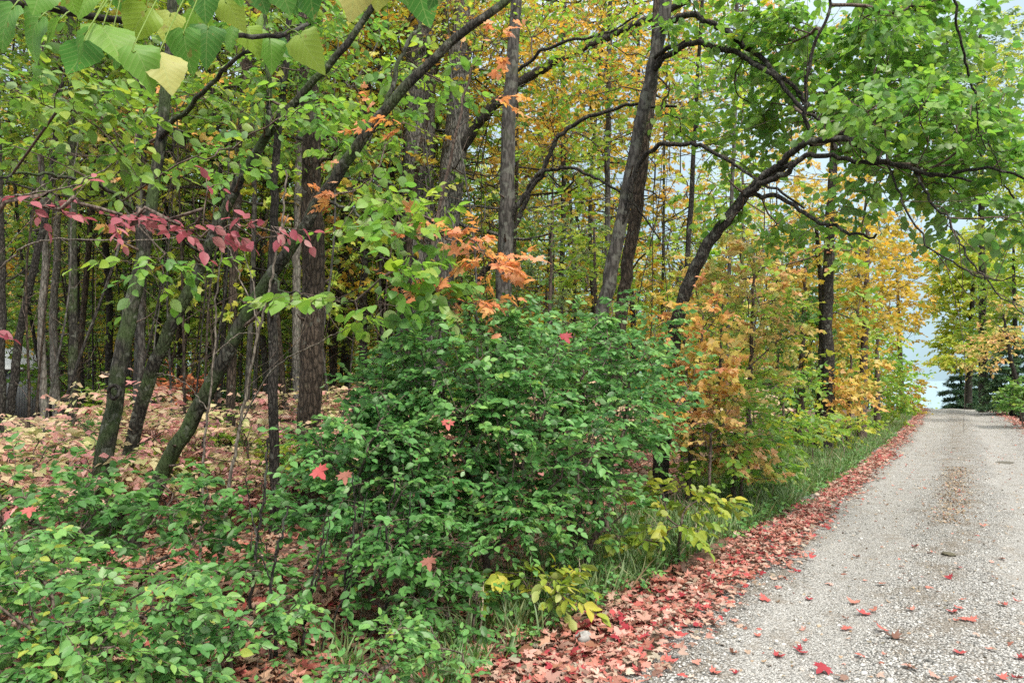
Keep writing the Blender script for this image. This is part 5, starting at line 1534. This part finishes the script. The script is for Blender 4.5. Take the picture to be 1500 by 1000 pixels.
for i, (px, py, wd, hv) in enumerate(LEAF_ON_ROAD):
    ray = px3(px, py, 1.0) - np.array([0, 0, EYE])
    k = 1.55 / -ray[2]
    for _ in range(4):
        p = np.array([0, 0, EYE]) + ray * k
        k *= (EYE - float(floor_z(p[0], p[1])) - .01) / (EYE - p[2])
    p = np.array([0, 0, EYE]) + ray * k
    T = lm3[rg.integers(0, 3)]
    a = rg.uniform(0, 6.28)
    size = np.clip(pxw(wd, p[1]) * .62, .025, .10)
    V, F, at = leaf_arrays(T, np.zeros((1, 3)), np.array([[math.cos(a), math.sin(a), rg.normal(0, .12)]]), np.array([[rg.normal(0, .25), rg.normal(0, .25), 1.]]), np.array([size]), np.array([hv]))
    V[:, :2] -= V[:, :2].mean(0)
    V[:, 2] -= np.percentile(V[:, 2], 15)
    o = link("fallen_leaf", new_mesh("fallen_leaf", V, F, LM["ground"], at), loc=(p[0], p[1], float(floor_z(p[0], p[1])) + .012))
    hw = hue_word(hv)
    tag(o, f"single {hw} maple leaf lying loose on the gravel road", "leaf", f"single {hw} leaves on the gravel")

# grass along the verge
def blades(n, s, t, h, lean, name, lab, seed, leaf="grass", wd=.05):
    rng = np.random.default_rng(seed)
    x, y = xy(s, t)
    P = np.column_stack([x, y, height(x, y)])
    n = len(x)
    a = rng.uniform(0, 6.28, n)
    D = np.stack([np.cos(a) * lean, np.sin(a) * lean, np.ones(n)], 1) + rng.normal(0, .22, (n, 3))
    N_ = rng.normal(size=(n, 3)); N_[:, 2] *= .2
    k = wd
    T = tpl([(-k, 0, 0), (k, 0, 0), (k * .9, .4, .03), (-k * .9, .4, .03), (k * .6, .75, .14), (-k * .6, .75, .14), (0, 1, .30)], [(0, 1, 2, 3), (3, 2, 4, 5), (5, 4, 6)])
    V, F, at = leaf_arrays(T, P, D, N_, h * rng.uniform(.5, 1.3, n), np.clip(rng.normal(.45, .25, n), 0, 1))
    return tag(link(name, new_mesh(name, V, F, LM[leaf], at)), lab, kind="stuff")
rg = np.random.default_rng(33)
s = np.concatenate([rg.uniform(-.6, 7, 13000), rg.uniform(6, 16, 16000), rg.uniform(14, 44, 18000)])
t = band_w(s) + .02 + rg.beta(1.1, 1.6, len(s)) * np.interp(s, [1, 5, 9, 40], [1.1, 1.3, 1.9, 2.1])
tuf = np.sin(s * 5.1 + t * 3) * np.sin(t * 7.3 - s * 2.2) + rg.normal(0, .5, len(s)) + np.interp(s, [-.6, 1, 4, 9], [-.5, .05, .6, 1.2])
k_ = tuf > -.1
blades(0, s[k_], t[k_], .21, .35, "grass", "dark green verge grass between the leaf drift and the shrubs", 6, wd=.03)
s = rg.uniform(3, 40, 7000); t = -ROAD_W - .95 - rg.beta(1, 1.5, 7000) * 1.8
blades(0, s, t, .25, .35, "grass", "green verge grass on the far side of the road", 7, wd=.035)
s = rg.uniform(0, 30, 1500); t = band_w(s) + rg.beta(1.1, 1.3, 1500) * 1.6
blades(0, s, t, .34, .5, "dry_grass", "tan dry grass stalks standing in the green verge", 8, leaf="scrap", wd=.014)
# low weeds in the verge
s = np.concatenate([rg.uniform(-2.4, 6, 700), rg.uniform(5, 20, 900)]); t = band_w(s) + rg.beta(1, 1.4, len(s)) * 1.4 - .15
x, y = xy(s, t)
A = np.column_stack([x, y, height(x, y) + rg.uniform(.03, .20, len(s))])
Dv = rg.normal(size=A.shape) * [1, 1, .5]
P, D, N_, S_, rnd, tips = sprays(rg, A, Dv, .12, 6, .04, .2, .6, .4)
V, F, at = leaf_arrays(OVATE, P, D, N_, S_, rnd)
o = tag(link("weeds", new_mesh("weeds", V, F, LM["shrub"], at)), "low green weeds growing through the leaf drift", kind="stuff")
V, F = tube_arrays([(np.array([[a[0] + .01, a[1], a[2] - .25], (a + q) / 2, q]), np.array([.0016, .0014, .0008]), 3) for a, q in zip(A, tips)])
link("stems", new_mesh("weed_stems", V, [F], BK["twig"]), o)

# loose stones on the near road
def stones():
    rng = np.random.default_rng(55)
    n = 21000
    d = 3.4 + 9 * rng.random(n) ** 1.6
    px = rng.uniform(880, 1560, n)
    x, y = (px - 750) / FPX * d, d
    s, t = st(x, y)
    ok = (t < .05) & (t > -ROAD_W)
    keep = rng.random(n) < np.where((np.abs(t + .55) < .3) | (np.abs(t + 2.05) < .3), .45, 1.0)
    ok &= keep
    x, y = x[ok], y[ok]
    n = len(x)
    ico = [(0, 0, 1), (.9, 0, .4), (.28, .85, .4), (-.72, .53, .4), (-.72, -.53, .4), (.28, -.85, .4), (.72, .53, -.4), (-.28, .85, -.4), (-.9, 0, -.4), (-.28, -.85, -.4), (.72, -.53, -.4)]
    F = [(0, 1, 2), (0, 2, 3), (0, 3, 4), (0, 4, 5), (0, 5, 1), (1, 6, 2), (2, 7, 3), (3, 8, 4), (4, 9, 5), (5, 10, 1), (2, 6, 7), (3, 7, 8), (4, 8, 9), (5, 9, 10), (1, 10, 6)]
    T = np.array(ico)
    r = np.clip(rng.lognormal(-5.3, .45, n), .0024, .018)
    V = T[None] * rng.uniform(.7, 1.25, (n, 11, 1)) * np.stack([r * rng.uniform(.8, 1.4, n), r, r * rng.uniform(.45, .8, n)], 1)[:, None]
    a = rng.uniform(0, 6.28, n)
    c, s_ = np.cos(a)[:, None], np.sin(a)[:, None]
    V = np.stack([V[..., 0] * c - V[..., 1] * s_, V[..., 0] * s_ + V[..., 1] * c, V[..., 2]], -1)
    V += np.column_stack([x, y, road_top(x, y) + r * .15])[:, None]
    F = (np.arange(n) * 11)[:, None, None] + np.array(F)[None]
    m, t_, N, L = mat("loose_stone")
    at = N("ShaderNodeAttribute"); at.attribute_name = "rnd"
    rp = ramp(N, [(.10, .098, .094), (.24, .235, .228), (.35, .345, .335), (.40, .395, .385), (.46, .455, .445), (.35, .30, .25)], [0, .2, .45, .7, .9, 1])
    L(at.outputs["Fac"], rp.inputs["Fac"])
    pr = N("ShaderNodeBsdfPrincipled"); pr.inputs["Roughness"].default_value = .8
    L(rp.outputs["Color"], pr.inputs["Base Color"]); L(pr.outputs[0], N("ShaderNodeOutputMaterial").inputs["Surface"])
    tag(link("loose_gravel", new_mesh("loose_gravel", V.reshape(-1, 3), [F.reshape(-1, 3)], m, {"rnd": np.repeat(rng.random(n), 11)})), "loose pale stones lying on the road", kind="stuff")
    # a larger pale rock in the leaf drift, and a clod of dark earth and a worn damp patch on the road
    def rock(name, lab, cat, px, d, rx, ry, rz, col, seed, zoff=.0):
        r2 = np.random.default_rng(seed)
        import bmesh
        bm = bmesh.new()
        bmesh.ops.create_icosphere(bm, subdivisions=4, radius=1)
        for v in bm.verts:
            c_ = v.co
            k_ = 1 + .12 * math.sin(3 * c_.x + seed) * math.cos(2.3 * c_.y) + .04 * math.sin(7 * c_.y + 4 * c_.z) + .015 * math.sin(13 * c_.x + 9 * c_.z)
            v.co = (c_.x * rx * k_, c_.y * ry * k_, max(c_.z, -.5) * rz * k_)
        me = bpy.data.meshes.new(name); bm.to_mesh(me); bm.free()
        for p in me.polygons: p.use_smooth = True
        m, t_, N, L = mat(name)
        tcn = N("ShaderNodeTexCoord"); nz = N("ShaderNodeTexNoise"); nz.inputs["Scale"].default_value = 40; nz.inputs["Detail"].default_value = 6
        L(tcn.outputs["Object"], nz.inputs["Vector"])
        rp = ramp(N, [tuple(q * .5 for q in col), col], [.35, .6]); L(nz.outputs["Fac"], rp.inputs["Fac"])
        pr = N("ShaderNodeBsdfPrincipled"); pr.inputs["Roughness"].default_value = .85; L(rp.outputs["Color"], pr.inputs["Base Color"])
        bp = N("ShaderNodeBump"); bp.inputs["Distance"].default_value = .002; L(nz.outputs["Fac"], bp.inputs["Height"]); L(bp.outputs["Normal"], pr.inputs["Normal"])
        L(pr.outputs[0], N("ShaderNodeOutputMaterial").inputs["Surface"])
        me.materials.append(m)
        q = px3(px, 560, d)
        o = link(name, me, loc=(q[0], q[1], float(floor_z(q[0], q[1])) + rz * .45 + zoff))
        o.rotation_euler = (0, 0, seed)
        tag(o, lab, cat)
    rock("rock", "pale grey rock half buried in the red leaf drift", "rock", 853, 4.66, .055, .04, .045, (.30, .29, .275), 3, .02)
    rock("dirt_clod", "dark clod of earth on the gravel crown", "clod", 1382, 6.55, .06, .045, .018, (.09, .08, .05), 5)
    rock("dirt_patch", "dark damp mound of dirt on the gravel near the crest", "dirt", 1466, 14.2, .30, .16, .012, (.10, .09, .07), 7)
stones()
